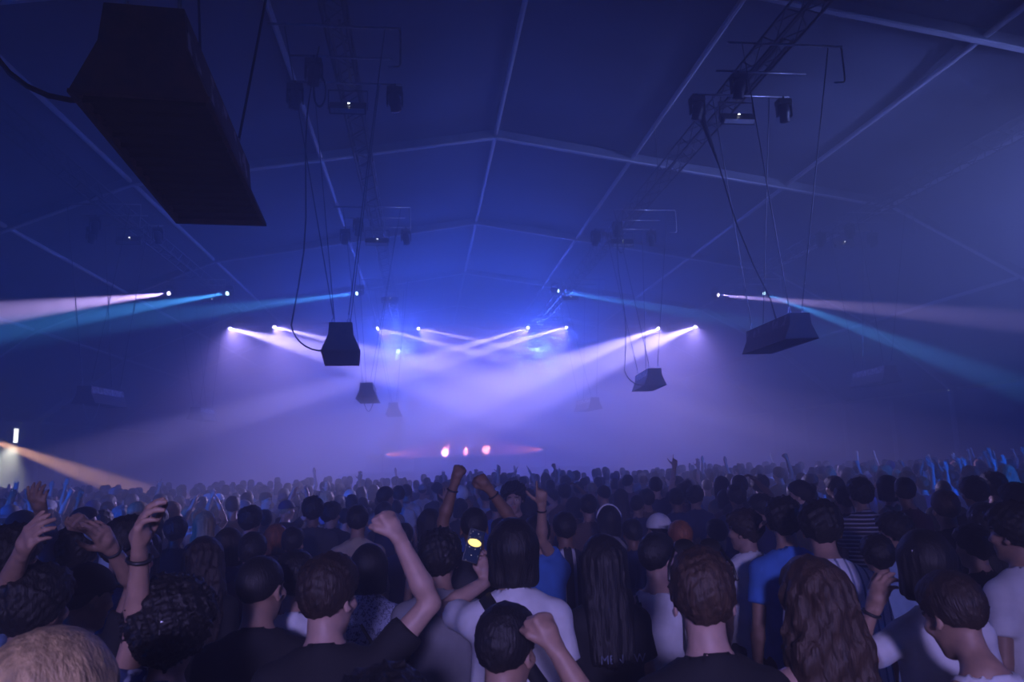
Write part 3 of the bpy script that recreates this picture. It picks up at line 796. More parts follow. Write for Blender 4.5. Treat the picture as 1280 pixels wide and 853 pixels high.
# hair and headwear, built about the head centre (face towards +y)
def hair_mesh(style, res=1.0, mat=None, seed=3):
    low = {'long': -0.46, 'wavy': -0.50, 'bob': -0.22, 'ponytail': -0.40}.get(style, -0.16)
    h = 0.0075*res
    w = 0.21 if style in ('wavy', 'curly', 'long') else 0.14
    F = Field(np.arange(-w, w, h, dtype=F32), np.arange(-0.23, 0.17, h, dtype=F32), np.arange(low, 0.24, h, dtype=F32))
    sl, X, Y, Z = F.whole()
    t = {'short': 0.010, 'crop': 0.005, 'mop': 0.020, 'curly': 0.030, 'long': 0.014, 'wavy': 0.018, 'bob': 0.020, 'bun': 0.008, 'ponytail': 0.008, 'swept': 0.012}[style]
    F.ell((0, -0.014, 0.036), (0.076, 0.098, 0.088), 0.01, off=t)
    if style in ('short', 'swept'): F.ell((0, 0.002, 0.072), (0.066, 0.088, 0.060), 0.02, off=t+(0.006 if style == 'swept' else 0.002))
    if style == 'mop': F.ell((0, 0.0, 0.065), (0.078, 0.094, 0.062), 0.02, off=t)
    if style == 'curly': F.ell((0, -0.01, 0.06), (0.088, 0.098, 0.078), 0.02, off=t)
    # hairline: forehead free, nape covered
    nape = {'crop': 0.05, 'short': 0.066, 'swept': 0.060, 'mop': 0.085, 'curly': 0.10}.get(style, 0.10)
    slope = (0.062+nape)/0.175
    zmin = -nape+slope*(Y+0.09)
    F.cut(sl, ((zmin-Z)/math.sqrt(1+slope**2)+0*X).astype(F32), 0.012)
    if style in ('long', 'wavy'):
        ww = 0.9 if style == 'long' else 1.1
        for sd in (-1, 1):
            F.cone((sd*0.050, -0.045, 0.04), (sd*0.066*ww, -0.085, -0.14), 0.050, 0.046*ww, 0.03)
            F.cone((sd*0.066*ww, -0.085, -0.14), (sd*0.072*ww, -0.125, -0.36), 0.050*ww, 0.036*ww, 0.03)
            F.cone((sd*0.070, -0.010, 0.02), (sd*0.082*ww, -0.030, -0.16), 0.026, 0.030, 0.03)
        F.cone((0, -0.085, 0.02), (0, -0.125, -0.36), 0.055, 0.045, 0.03)
    if style == 'bob':
        for sd in (-1, 1):
            F.cone((sd*0.048, -0.030, 0.03), (sd*0.054, -0.040, -0.105), 0.052, 0.044, 0.03)
            F.cone((sd*0.050, 0.030, 0.045), (sd*0.072, 0.020, -0.095), 0.036, 0.026, 0.02)
        F.cone((0, -0.070, 0.02), (0, -0.062, -0.105), 0.052, 0.046, 0.03)
        F.ell((0, 0.085, -0.02), (0.052, 0.05, 0.095), 0.01, carve=True)
        F.cut(sl, (-0.120-Z+0*X+0*Y).astype(F32), 0.03)
    if style == 'bun': F.ell((0, -0.085, 0.115), (0.044, 0.044, 0.040), 0.01)
    if style == 'ponytail':
        F.ell((0, -0.115, 0.055), (0.022, 0.022, 0.022), 0.01)
        F.cone((0, -0.125, 0.05), (0, -0.165, -0.05), 0.024, 0.034, 0.015); F.cone((0, -0.165, -0.05), (0, -0.150, -0.27), 0.034, 0.014, 0.015)
    amp, fr, zs = {'short': (0.0030, 190, 1), 'crop': (0.0012, 200, 1), 'mop': (0.0065, 120, 0.8), 'curly': (0.0095, 130, 1.2), 'long': (0.0040, 130, 0.10), 'wavy': (0.0085, 95, 0.35),
                   'bob': (0.0016, 140, 0.1), 'bun': (0.002, 160, 0.6), 'ponytail': (0.0025, 160, 0.3), 'swept': (0.0045, 150, 0.7)}[style]
    calm = np.clip(1.0-(Z-0.06)/0.08, 0.35, 1) if style in ('wavy', 'long') else 1.0
    F.D += (ripple(X, Y, Z, amp, fr, seed, zs)+ripple(X, Y, Z, amp*0.6, fr*1.9, seed+9, zs))*calm
    return F.mesh('hair', [mat or M_HAIR['black']], relax=0 if style in ('curly', 'mop') else 1)
def cap_mesh(back=False, res=1.0):
    h = 0.0075*res; sg = -1 if back else 1
    F = Field(np.arange(-0.12, 0.12, h, dtype=F32), np.arange(-0.22, 0.24, h, dtype=F32), np.arange(-0.02, 0.17, h*0.7, dtype=F32))
    F.ell((0, -0.010, 0.040), (0.076, 0.098, 0.088), 0.01, off=0.016)
    sl, X, Y, Z = F.whole()
    F.cut(sl, (0.030+0.10*(sg*Y)*0.4-Z+0*X).astype(F32), 0.006)
    F.ell((0, sg*0.135, 0.046), (0.072, 0.078, 0.008), 0.006, rot3(0, sg*0.16, 0))
    F.ell((0, -0.010, 0.143), (0.008, 0.008, 0.006), 0.002)
    return F.mesh('cap', [M_SHIRT['black']], relax=1)
def beanie_mesh(res=1.0):
    h = 0.0075*res
    F = Field(np.arange(-0.13, 0.13, h, dtype=F32), np.arange(-0.16, 0.14, h, dtype=F32), np.arange(-0.06, 0.2, h, dtype=F32))
    F.ell((0, -0.016, 0.046), (0.078, 0.100, 0.094), 0.01, off=0.016)
    sl, X, Y, Z = F.whole()
    F.cut(sl, (0.012+0.55*Y-Z+0*X).astype(F32), 0.006)
    F.D += ripple(X, Y, Z, 0.0015, 160, 4, 0.1)
    return F.mesh('beanie', [M_SHIRT['black']], relax=1)

def skin(name, c): 
    mt = material(name, c, 0.5, noise=0.12, scale=30, bump=0.06, bscale=300)
    mt.node_tree.nodes['Principled BSDF'].inputs['Subsurface Weight'].default_value = 0.0
    return mt
M_SKIN = [skin('skin_light', (0.52, 0.33, 0.26)), skin('skin_tan', (0.40, 0.24, 0.17)), skin('skin_brown', (0.24, 0.125, 0.075)), skin('skin_fair', (0.64, 0.44, 0.36))]
M_EYE = material('eye_white', (0.75, 0.75, 0.75), 0.25); M_IRIS = material('iris', (0.04, 0.03, 0.02), 0.15)
M_LIP = material('lips', (0.45, 0.18, 0.16), 0.45); M_BROW = material('brows', (0.05, 0.03, 0.02), 0.8)
HAIRC = {'black': (0.012, 0.010, 0.010), 'dark brown': (0.035, 0.020, 0.013), 'brown': (0.065, 0.036, 0.022), 'blond': (0.52, 0.36, 0.18), 'ginger': (0.30, 0.10, 0.035), 'grey': (0.38, 0.37, 0.36)}
M_HAIR = {k: material('hair_'+k.replace(' ', '_'), c, 0.58, noise=0.45, scale=60, bump=0.6, bscale=140, stretch=(1, 1, 0.12)) for k, c in HAIRC.items()}
SHIRTC = {'black': (0.010, 0.010, 0.012), 'charcoal': (0.045, 0.045, 0.05), 'navy': (0.02, 0.03, 0.10), 'white': (0.78, 0.78, 0.80), 'grey': (0.26, 0.26, 0.28), 'light blue': (0.32, 0.46, 0.68), 'denim blue': (0.12, 0.20, 0.38),
          'maroon': (0.12, 0.025, 0.03), 'olive': (0.09, 0.09, 0.045), 'beige': (0.48, 0.40, 0.30), 'blue': (0.06, 0.20, 0.62), 'brown': (0.14, 0.08, 0.055)}
M_SHIRT = {k: material('cloth_'+k.replace(' ', '_'), c, 0.85, noise=0.15, scale=12, bump=0.12, bscale=160) for k, c in SHIRTC.items()}
M_TROUSER = [material('trousers_dark', (0.02, 0.022, 0.03), 0.85, bump=0.2, bscale=90), material('jeans_blue', (0.05, 0.08, 0.16), 0.85, bump=0.2, bscale=90)]
M_SHOE = material('shoe_leather', (0.03, 0.03, 0.032), 0.5)
def wave_cloth(name, c1, c2, scale, axis_='X', lo=0.45, hi=0.55, vor=False):
    mt = bpy.data.materials.new(name); mt.use_nodes = True; nt = mt.node_tree; b = nt.nodes['Principled BSDF']; b.inputs['Roughness'].default_value = 0.85
    tc = nt.nodes.new('ShaderNodeTexCoord')
    if vor:
        w = nt.nodes.new('ShaderNodeTexVoronoi'); w.inputs['Scale'].default_value = scale; out = w.outputs['Distance']
        ns = nt.nodes.new('ShaderNodeTexNoise'); ns.inputs['Scale'].default_value = scale*0.8
        mx = nt.nodes.new('ShaderNodeVectorMath'); mx.operation = 'MULTIPLY_ADD'; mx.inputs[1].default_value = (0.06,)*3
        nt.links.new(tc.outputs['Object'], ns.inputs['Vector']); nt.links.new(ns.outputs['Color'], mx.inputs[0]); nt.links.new(tc.outputs['Object'], mx.inputs[2]); nt.links.new(mx.outputs[0], w.inputs['Vector'])
    else:
        w = nt.nodes.new('ShaderNodeTexWave'); w.bands_direction = axis_; w.inputs['Scale'].default_value = scale; w.inputs['Distortion'].default_value = 0.3; out = w.outputs['Fac']
        nt.links.new(tc.outputs['Object'], w.inputs['Vector'])
    rp = nt.nodes.new('ShaderNodeValToRGB'); rp.color_ramp.elements[0].position = lo; rp.color_ramp.elements[1].position = hi
    rp.color_ramp.elements[0].color = (*c1, 1); rp.color_ramp.elements[1].color = (*c2, 1)
    nt.links.new(out, rp.inputs[0]); nt.links.new(rp.outputs[0], b.inputs['Base Color'])
    return mt
M_SHIRT['blue floral'] = wave_cloth('cloth_floral', (0.50, 0.56, 0.72), (0.03, 0.05, 0.14), 26, vor=True, lo=0.28, hi=0.42)
M_SHIRT['lace print'] = wave_cloth('cloth_lace', (0.06, 0.07, 0.16), (0.42, 0.46, 0.60), 60, vor=True, lo=0.35, hi=0.5)
M_SHIRT['thin striped'] = wave_cloth('cloth_thin_stripes', (0.03, 0.03, 0.05), (0.50, 0.50, 0.55), 9.5, 'Z', 0.62, 0.72)
M_SHIRT['pinstriped'] = wave_cloth('cloth_pinstripes', (0.20, 0.24, 0.34), (0.72, 0.74, 0.80), 7.0, 'X', 0.10, 0.22)
M_SHIRT['football striped'] = wave_cloth('cloth_football', (0.02, 0.02, 0.03), (0.62, 0.62, 0.66), 3.6, 'X', 0.80, 0.86)

# ------------------------------------------------------------------ the crowd
CROWD = 'people in the crowd facing the stage'
TROUSERS = trousers_mesh('trousers'); SHOES = [shoe_mesh('shoe', -1), shoe_mesh('shoe', 1)]
PEOPLE = []          # (x, y, pixel x, pixel top, half width px)
def set_mat(o, mt, slot=0):
    o.material_slots[slot].link = 'OBJECT'; o.material_slots[slot].material = mt
HAIR_LIB = {}
def get_hair(style, res):
    key = (style, res)
    if key not in HAIR_LIB:
        if style == 'cap': HAIR_LIB[key] = cap_mesh(False, res)
        elif style == 'cap_back': HAIR_LIB[key] = cap_mesh(True, res)
        elif style == 'beanie': HAIR_LIB[key] = beanie_mesh(res)
        else: HAIR_LIB[key] = hair_mesh(style, res)
    return HAIR_LIB[key]
def put_on_head(o, P):
    o.location = P.hc; o.scale = (HS,)*3
    o.rotation_euler = Matrix(P.Rh.astype(float).tolist()).to_euler()
def top_of(P, style):
    t = {'curly': 0.036, 'mop': 0.030, 'cap': 0.022, 'beanie': 0.02, 'short': 0.014, 'swept': 0.02, 'bob': 0.02, 'bun': 0.02}.get(style, 0.014)
    return P.hc+P.Rh@np.array([0, -0.012, (0.120+t)*HS])

def assemble(P, meshes, x, y, scale, yaw, hair, hair_col, shirt_col, skin_i, label, cap_col=None, hres=1.0, trouser=0, base=0.0):
    body, shirt = meshes
    o = link('person', body, None, (x, y, base), (0, 0, yaw)); o.scale = (scale,)*3
    set_mat(o, M_SKIN[skin_i])
    s = link('shirt', shirt, o); set_mat(s, M_SHIRT[shirt_col])
    if hair in ('cap', 'cap_back', 'beanie'):
        hc_ = link('hair', get_hair('crop' if hair != 'beanie' else 'short', hres), o); put_on_head(hc_, P); set_mat(hc_, M_HAIR[hair_col])
        c = link('cap' if 'cap' in hair else 'beanie', get_hair(hair, hres), o); put_on_head(c, P); set_mat(c, M_SHIRT[cap_col or 'black'])
    elif hair != 'bald':
        h = link('hair', get_hair(hair, hres), o); put_on_head(h, P); set_mat(h, M_HAIR[hair_col])
    t = link('trousers', TROUSERS, o); set_mat(t, M_TROUSER[trouser])
    for m_ in SHOES: link('shoe', m_, o)
    tag(o, label, 'person', CROWD)
    return o

def resolve_arm(spec, sd, P0, M):
    """arm given by pixel targets (x, y, depth) for elbow and hand -> directions in the figure's own frame"""
    if spec is None or 'u' in spec: return spec
    inv = M.inverted()
    loc = lambda t: np.array(inv @ Vector(at_depth(*t)))
    sh = P0.arms[sd]['sh'].copy()
    e = loc(spec['el']); w = loc(spec['wr'])
    if (e-sh)[2] > 0.05: sh = sh+np.array([-sd*0.012, 0, 0.025])
    u = unit(e-sh); el = sh+u*(0.285 if P0.sex == 'm' else 0.268)
    f = unit(w-el)
    q = dict(spec); q['u'] = u; q['f'] = f
    if 'n' in q: q['n'] = np.array((M.to_3x3().inverted() @ Vector(q['n'])).normalized())
    if 'h' in q: q['h'] = np.array((M.to_3x3().inverted() @ Vector(q['h'])).normalized())
    return q
def hero(px, py, Y, label, sex='m', yaw=0.0, head=(0, 0, 0), bend=0.0, lean=0.0, girth=1.0, hair='short', hair_col='black', shirt='tee', shirt_col='black', skin=0,
         left=None, right=None, cap_col=None, res=1.0, base=0.0, seed=None, trouser=0):
    P0 = Pose(sex, girth, None, None, head, bend, lean)
    tp = top_of(P0, hair)
    tgt = at_depth(px, py, Y)
    sc_ = float((tgt[2]-base)/tp[2]); ry = R(yaw)
    offs = Matrix.Rotation(ry, 3, 'Z') @ Vector((tp[0]*sc_, tp[1]*sc_, 0))
    x, y = tgt[0]-offs.x, tgt[1]-offs.y
    M = Matrix.Translation((x, y, base)) @ Matrix.Rotation(ry, 4, 'Z') @ Matrix.Scale(sc_, 4)
    P = Pose(sex, girth, resolve_arm(left, -1, P0, M), resolve_arm(right, 1, P0, M), head, bend, lean)
    for sd, sp_ in ((-1, left), (1, right)):
        if sp_ and sp_.get('thumb'): P.arms[sd]['thumb'] = sp_['thumb']
    me = (body_mesh('body', P, res), shirt_mesh('shirt', P, shirt, res, seed=seed or int(px)))
    o = assemble(P, me, x, y, sc_, ry, hair, hair_col, shirt_col, skin, label, cap_col, res if res < 1.3 else 1.5, trouser, base)
    PEOPLE.append((x, y, px, py, 0.09*FPX/Y))
    o['pose_note'] = 0; del o['pose_note']
    return o, P
def bracelet(o, P, sd, mat=None, r=0.031, back=0.02, name='bracelet', thick=0.006):
    a = P.arms[sd]; c = a['wr']-a['f']*back
    n1 = unit(np.cross(a['f'], (0.3, 0.5, 0.8))); n2 = np.cross(a['f'], n1)
    pts = [c+(n1*math.cos(t)+n2*math.sin(t))*r for t in np.linspace(0, 2*math.pi, 17)[:-1]]
    return MB().tube(pts, thick, 6, closed=True).build(name, mat or M_BLACK, o, smooth=True)
def ribbon(o, pts, width, mat, name='shoulder_strap', thick=0.006):
    pts = [Vector(p) for p in pts]; vv = []; ff = []; k = len(pts)
    for i, p in enumerate(pts):
        t = (pts[min(i+1, k-1)]-pts[max(i-1, 0)]).normalized()
        nrm = Vector((p.x*0.6, p.y, max(0, (p.z-1.38)*1.2))); nrm = (nrm-t*nrm.dot(t)).normalized()
        w = t.cross(nrm)*width/2
        vv += [p+w+nrm*thick, p-w+nrm*thick, p-w-nrm*thick, p+w-nrm*thick]
    for i in range(k-1):
        a, b = i*4, i*4+4
        ff += [(a+j, a+(j+1) % 4, b+(j+1) % 4, b+j) for j in range(4)]
    ff += [(3, 2, 1, 0), tuple((k-1)*4+j for j in range(4))]
    return MB().add(vv, ff).build(name, mat, o, smooth=True)

BK = (0, -1, 0); FW = (0, 1, 0)
# --- nearest rows, one by one (pixel of the crown, depth)
hero(66, 786, 1.45, 'person with a blond chin-length bob in a dark top at the crowd\'s rear edge', 'f', -14, (-0.1, 0.05, 0), hair='bob', hair_col='blond', shirt_col='charcoal', skin=3)
o, P = hero(214, 724, 2.3, 'person with big dark curly hair and a hair clip in a blue floral shirt', 'f', 4, hair='curly', hair_col='black', shirt='tee', shirt_col='blue floral', skin=1,
     left=dict(el=(168, 800, 2.25), wr=(173, 728, 2.2), hand='relaxed', n=(1, 0, 0.2)))
bracelet(o, P, -1)
MB().box(tuple(P.hc+P.Rh@np.array([0.012, -0.142, 0.05])), (0.012, 0.02, 0.045), bev=0.004).build('hair_clip', M_STEEL, o)
hero(327, 693, 3.0, 'person with a short dark fade haircut in a black t-shirt, head turned aside', 'm', 0, (-0.35, 0.05, 0), hair='crop', hair_col='black', shirt_col='black', skin=1)
o, P = hero(369, 690, 3.45, 'person in a white t-shirt with a dark bag strap behind the faded haircut', 'm', 5, hair='short', hair_col='black', shirt_col='white', skin=1)
ribbon(o, [(0.11, 0.05, 1.455), (0.10, -0.06, 1.455), (0.03, -0.15, 1.34), (-0.07, -0.16, 1.2), (-0.17, -0.10, 1.05)], 0.03, M_BLACK, 'bag_strap')
o, P = hero(410, 695, 2.6, 'person in a black t-shirt raising a bent right arm with a clenched fist', 'm', 0, (-0.45, 0.04, 0), hair='swept', hair_col='dark brown', shirt_col='black', skin=0,
     right=dict(el=(552, 738, 2.62), wr=(503, 682, 2.6), hand='fist', n=(-0.8, 0.5, 0.0), h=(-0.45, 0.1, 0.85)))
hero(549, 660, 3.6, 'person with dark hair in a plain grey t-shirt, back turned', 'm', -3, (-0.15, 0, 0), hair='mop', hair_col='black', shirt_col='grey', skin=1, bend=0.15)
o, P = hero(640, 648, 3.15, 'person with a dark bob, white t-shirt and black sling strap, holding up a phone', 'm', 0, hair='bob', hair_col='black', shirt_col='white', skin=0,
     left=dict(el=(575, 770, 3.25), wr=(613, 724, 3.5), hand='hold', n=(0.1, -0.9, 0.3), h=(-0.45, 0.1, 0.9)))
ribbon(o, [(-0.125, 0.06, 1.445), (-0.125, -0.03, 1.470), (-0.105, -0.10, 1.440), (-0.07, -0.155, 1.37), (0.0, -0.175, 1.27), (0.08, -0.17, 1.15), (0.15, -0.12, 1.02)], 0.055, M_BLACK, 'sling_strap', 0.007)
hero(633, 757, 2.2, 'person with short black hair right behind the white t-shirt, fist raised beside the ear', 'm', 0, (-0.55, 0.15, 0), hair='short', hair_col='black', shirt_col='charcoal', skin=1,
     right=dict(el=(748, 912, 1.95), wr=(700, 815, 1.98), hand='fist', n=(-0.7, 0.7, 0), h=(-0.35, 0.2, 0.9)))
o, P = hero(592, 633, 4.6, 'person with cropped dark hair raising both fists, dark wristbands', 'm', 0, hair='crop', hair_col='black', shirt_col='charcoal', skin=2, res=1.15,
     left=dict(el=(556, 672, 4.55), wr=(566, 614, 4.5), hand='fist', n=(0.6, 0.8, 0)), right=dict(el=(640, 655, 4.55), wr=(614, 617, 4.5), hand='fist', n=(-0.6, 0.8, 0)))
bracelet(o, P, -1, back=0.05); bracelet(o, P, 1, back=0.05)
o, P = hero(752, 668, 3.3, 'person with long straight black hair in a black top with faint lettering', 'f', 0, hair='long', hair_col='black', shirt_col='black', skin=1)
LETTERED = o
o, P = hero(819, 668, 3.75, 'person in a white tank top with dark backpack straps, face in profile', 'm', -12, (-0.75, 0, 0), hair='short', hair_col='black', shirt='tank', shirt_col='white', skin=0)
for s in (-1, 1): ribbon(o, [(s*0.11, 0.05, 1.43), (s*0.115, -0.04, 1.45), (s*0.12, -0.12, 1.36), (s*0.12, -0.15, 1.2), (s*0.15, -0.10, 1.08)], 0.035, M_BLACK, 'backpack_strap')
o, P = hero(875, 689, 2.12, 'person in a black t-shirt with sunglasses pushed up on brown hair', 'm', 0, (-0.25, 0, 0), hair='swept', hair_col='brown', shirt_col='black', skin=0, girth=1.05)
g = MB()
for s in (-1, 1):
    g.lathe([(0.030, -0.004), (0.033, 0.0), (0.030, 0.004)], 16, Matrix.Translation(Vector(P.hc+P.Rh@np.array([s*0.038, 0.055, 0.152]))) @ Matrix(P.Rh.astype(float).tolist()).to_4x4() @ Matrix.Rotation(R(40), 4, 'X'))
    g.tube([P.hc+P.Rh@np.array([s*0.068, 0.055, 0.148]), P.hc+P.Rh@np.array([s*0.092, 0.0, 0.105]), P.hc+P.Rh@np.array([s*0.096, -0.04, 0.07])], 0.005, 6)
g.tube([P.hc+P.Rh@np.array([-0.012, 0.055, 0.156]), P.hc+P.Rh@np.array([0.012, 0.055, 0.156])], 0.004, 6)
g.build('sunglasses', M_BLACK, o, smooth=True)
hero(849, 649, 4.75, 'person with cropped ginger hair in a navy t-shirt', 'm', 6, hair='crop', hair_col='ginger', shirt_col='navy', skin=3, res=1.15)
hero(930, 636, 4.6, 'person in a white t-shirt holding one hand up to dark hair', 'm', 10, (0.5, 0, 0), hair='mop', hair_col='dark brown', shirt_col='white', skin=1, res=1.1,
     right=dict(el=(1000, 690, 4.4), wr=(958, 650, 4.3), hand='relaxed', n=(-0.8, -0.3, 0)))
hero(978, 620, 4.1, 'person with thick dark hair in a bright blue t-shirt', 'm', -6, (-0.35, 0.1, 0), hair='mop', hair_col='black', shirt_col='blue', skin=1, res=1.1)
hero(1022, 624, 3.6, 'person with dark hair bending forward in a pale pinstriped shirt', 'm', -10, (-0.2, 0.2, 0), bend=0.7, hair='mop', hair_col='black', shirt_col='pinstriped', skin=1, res=1.1, girth=1.08)
o, P = hero(1012, 697, 2.3, 'person with long wavy brown hair in a thin-strapped dark top', 'f', 6, hair='wavy', hair_col='brown', shirt='strap', shirt_col='charcoal', skin=0)
for s in (-1, 1): ribbon(o, [(s*0.075, 0.05, 1.34), (s*0.085, 0.02, 1.42), (s*0.085, -0.04, 1.44), (s*0.075, -0.105, 1.36), (s*0.06, -0.12, 1.28)], 0.012, M_SHIRT['white'], 'top_strap', 0.003)
o, P = hero(1152, 662, 2.75, 'person with dark hair in a white top, left hand raised with a bracelet', 'f', -8, (-0.2, 0.05, 0), hair='bob', hair_col='black', shirt_col='white', skin=1, bend=0.2,
     left=dict(el=(1097, 815, 2.7), wr=(1095, 752, 2.62), hand='relaxed', n=(0.9, 0.3, 0)))
bracelet(o, P, -1, back=0.015)
MB().box(tuple(P.hc+P.Rh@np.array([-0.066, -0.092, 0.055])), (0.012, 0.014, 0.04), bev=0.004).build('hair_clip', M_RAIL, o)
hero(1176, 717, 2.25, 'person with short dark hair bending forward in a pale sleeveless top', 'f', 0, (0.1, 0.35, 0), hair='short', hair_col='dark brown', shirt='tank', shirt_col='white', skin=1, bend=0.3)
hero(1266, 627, 3.2, 'person in a loose white t-shirt near the right edge of the crowd', 'm', 8, (0.2, 0, 0), hair='mop', hair_col='black', shirt_col='white', skin=1, girth=1.05)
o, P = hero(44, 705, 2.7, 'person with short dark hair in a blue-grey t-shirt, left forearm raised', 'm', 0, (-0.3, 0, 0), hair='mop', hair_col='black', shirt_col='denim blue', skin=1,
     left=dict(el=(-5, 775, 2.7), wr=(20, 712, 2.6), hand='relaxed', n=(0.6, 0.7, 0)))
o, P = hero(111, 704, 3.2, 'person in a black cap and black t-shirt, right forearm raised straight up', 'm', -6, (-0.5, 0.1, 0), hair='cap', hair_col='black', cap_col='black', shirt_col='black', skin=1,
     right=dict(el=(153, 785, 3.15), wr=(150, 706, 3.05), hand='relaxed', n=(-0.8, 0.5, 0)))
bracelet(o, P, 1)
o, P = hero(98, 655, 4.2, 'person in a denim shirt with both arms spread and hands up', 'm', 0, hair='mop', hair_col='black', shirt='long', shirt_col='light blue', skin=1,
     left=dict(el=(60, 695, 4.15), wr=(53, 650, 4.0), hand='relaxed', n=(0, 1, 0)), right=dict(el=(140, 690, 4.3), wr=(86, 645, 3.95), hand='fist', n=(-0.5, 0.8, 0)))
hero(160, 647, 3.7, 'person with swept black hair standing in profile, looking across the crowd', 'm', -70, (-0.1, 0, 0), hair='swept', hair_col='black', shirt_col='denim blue', skin=0)
hero(16, 655, 3.6, 'person with messy black hair in a charcoal top by the left edge', 'm', 5, (-0.5, 0, 0), hair='mop', hair_col='black', shirt_col='charcoal', skin=1)
hero(256, 672, 4.3, 'person with long wavy dark hair falling over a black top', 'f', 0, hair='wavy', hair_col='dark brown', shirt_col='black', skin=0, res=1.15)
o, P = hero(461, 680, 4.0, 'person with a dark bob in a lace-print top with a thin strap', 'f', 0, hair='bob', hair_col='black', shirt_col='lace print', skin=1, res=1.15)
ribbon(o, [(-0.09, 0.05, 1.44), (-0.08, -0.06, 1.44), (-0.02, -0.125, 1.34), (0.07, -0.13, 1.2), (0.15, -0.07, 1.05)], 0.018, M_BLACK, 'bag_strap')
hero(316, 667, 4.8, 'person with short dark hair in a maroon t-shirt behind the fade haircut', 'm', 0, hair='short', hair_col='black', shirt_col='maroon', skin=1, res=1.15)
hero(705, 641, 5.3, 'person with a neat dark haircut in a football shirt with pale vertical stripes', 'm', 0, hair='short', hair_col='black', shirt_col='football striped', skin=2, res=1.15)
o, P = hero(671, 646, 4.9, 'person in a blue shirt raising a left hand with thumb and finger spread', 'm', 0, hair='short', hair_col='black', shirt_col='blue', skin=1, res=1.15,
     right=dict(el=(672, 668, 4.75), wr=(677, 622, 4.7), hand='point', n=(0, 1, 0), thumb=1))
bracelet(o, P, 1, back=0.04)
o, P = hero(760, 632, 6.1, 'person with a white headband over dark hair in a pale grey shirt', 'f', 0, hair='bob', hair_col='black', shirt_col='grey', skin=1, res=1.15)
pts = [P.hc+P.Rh@(np.array([0.103*math.cos(t), -0.02, 0.035+0.112*math.sin(t)])*HS) for t in np.linspace(0, math.pi, 13)]
MB().tube(pts, 0.010, 6).build('headband', M_RAIL, o, smooth=True)
hero(1074, 597, 6.0, 'person in a dark shirt with thin pale horizontal stripes', 'm', -8, hair='mop', hair_col='black', shirt_col='thin striped', skin=1, res=1.15, girth=1.08)
hero(1117, 640, 4.5, 'person with black hair in a light blue shirt between striped shirt and white top', 'm', 12, (0.3, 0, 0), hair='mop', hair_col='black', shirt_col='light blue', skin=1, res=1.15)
hero(1180, 614, 4.9, 'person with short brown hair in a wide black t-shirt', 'm', 0, (-0.3, 0, 0), hair='short', hair_col='brown', shirt_col='black', skin=1, girth=1.1, res=1.15)
hero(1228, 628, 4.3, 'person with long dark hair in a black top beside the loose white t-shirt', 'f', 0, hair='long', hair_col='black', shirt_col='black', skin=1, res=1.15)
hero(823, 643, 5.35, 'person in a white cap and dark blue shirt', 'm', 15, hair='cap_back', hair_col='black', cap_col='white', shirt_col='navy', skin=1, res=1.15)
hero(286, 660, 5.3, 'person with smooth dark bob in a navy shirt', 'f', 0, hair='bob', hair_col='dark brown', shirt_col='navy', skin=1, res=1.15)
hero(447, 633, 6.2, 'person with short dark hair in a pale beige denim shirt', 'm', 0, hair='short', hair_col='black', shirt='long', shirt_col='beige', skin=1, res=1.15, girth=1.08)
hero(537, 636, 6.0, 'person with a round dark bob in a charcoal top', 'f', 0, hair='bob', hair_col='black', shirt_col='charcoal', skin=1, res=1.15)
hero(642, 603, 7.2, 'person with curly dark hair turned round, face towards the back of the hall', 'm', 168, (0.0, 0.05, 0), hair='curly', hair_col='black', shirt_col='black', skin=0, res=1.1)
hero(478, 834, 1.45, 'person with messy black hair low behind the raised bent arm', 'm', 0, hair='mop', hair_col='black', shirt_col='black', skin=1)

# lettering on the back of the black top
fc = bpy.data.curves.new('lettering', 'FONT'); fc.body = 'MEN   W'; fc.size = 0.052; fc.extrude = 0.0015; fc.align_x = 'CENTER'
fo = bpy.data.objects.new('lettering', fc); COL.objects.link(fo)
dg = bpy.context.evaluated_depsgraph_get()
fm = bpy.data.meshes.new_from_object(fo.evaluated_get(dg)); bpy.data.objects.remove(fo)
fm.materials.clear(); fm.materials.append(material('faded_print', (0.20, 0.24, 0.36), 0.8, noise=0.6, scale=30))
link('lettering', fm, LETTERED, (0.03, -0.149, 1.235), (R(90), 0, 0))

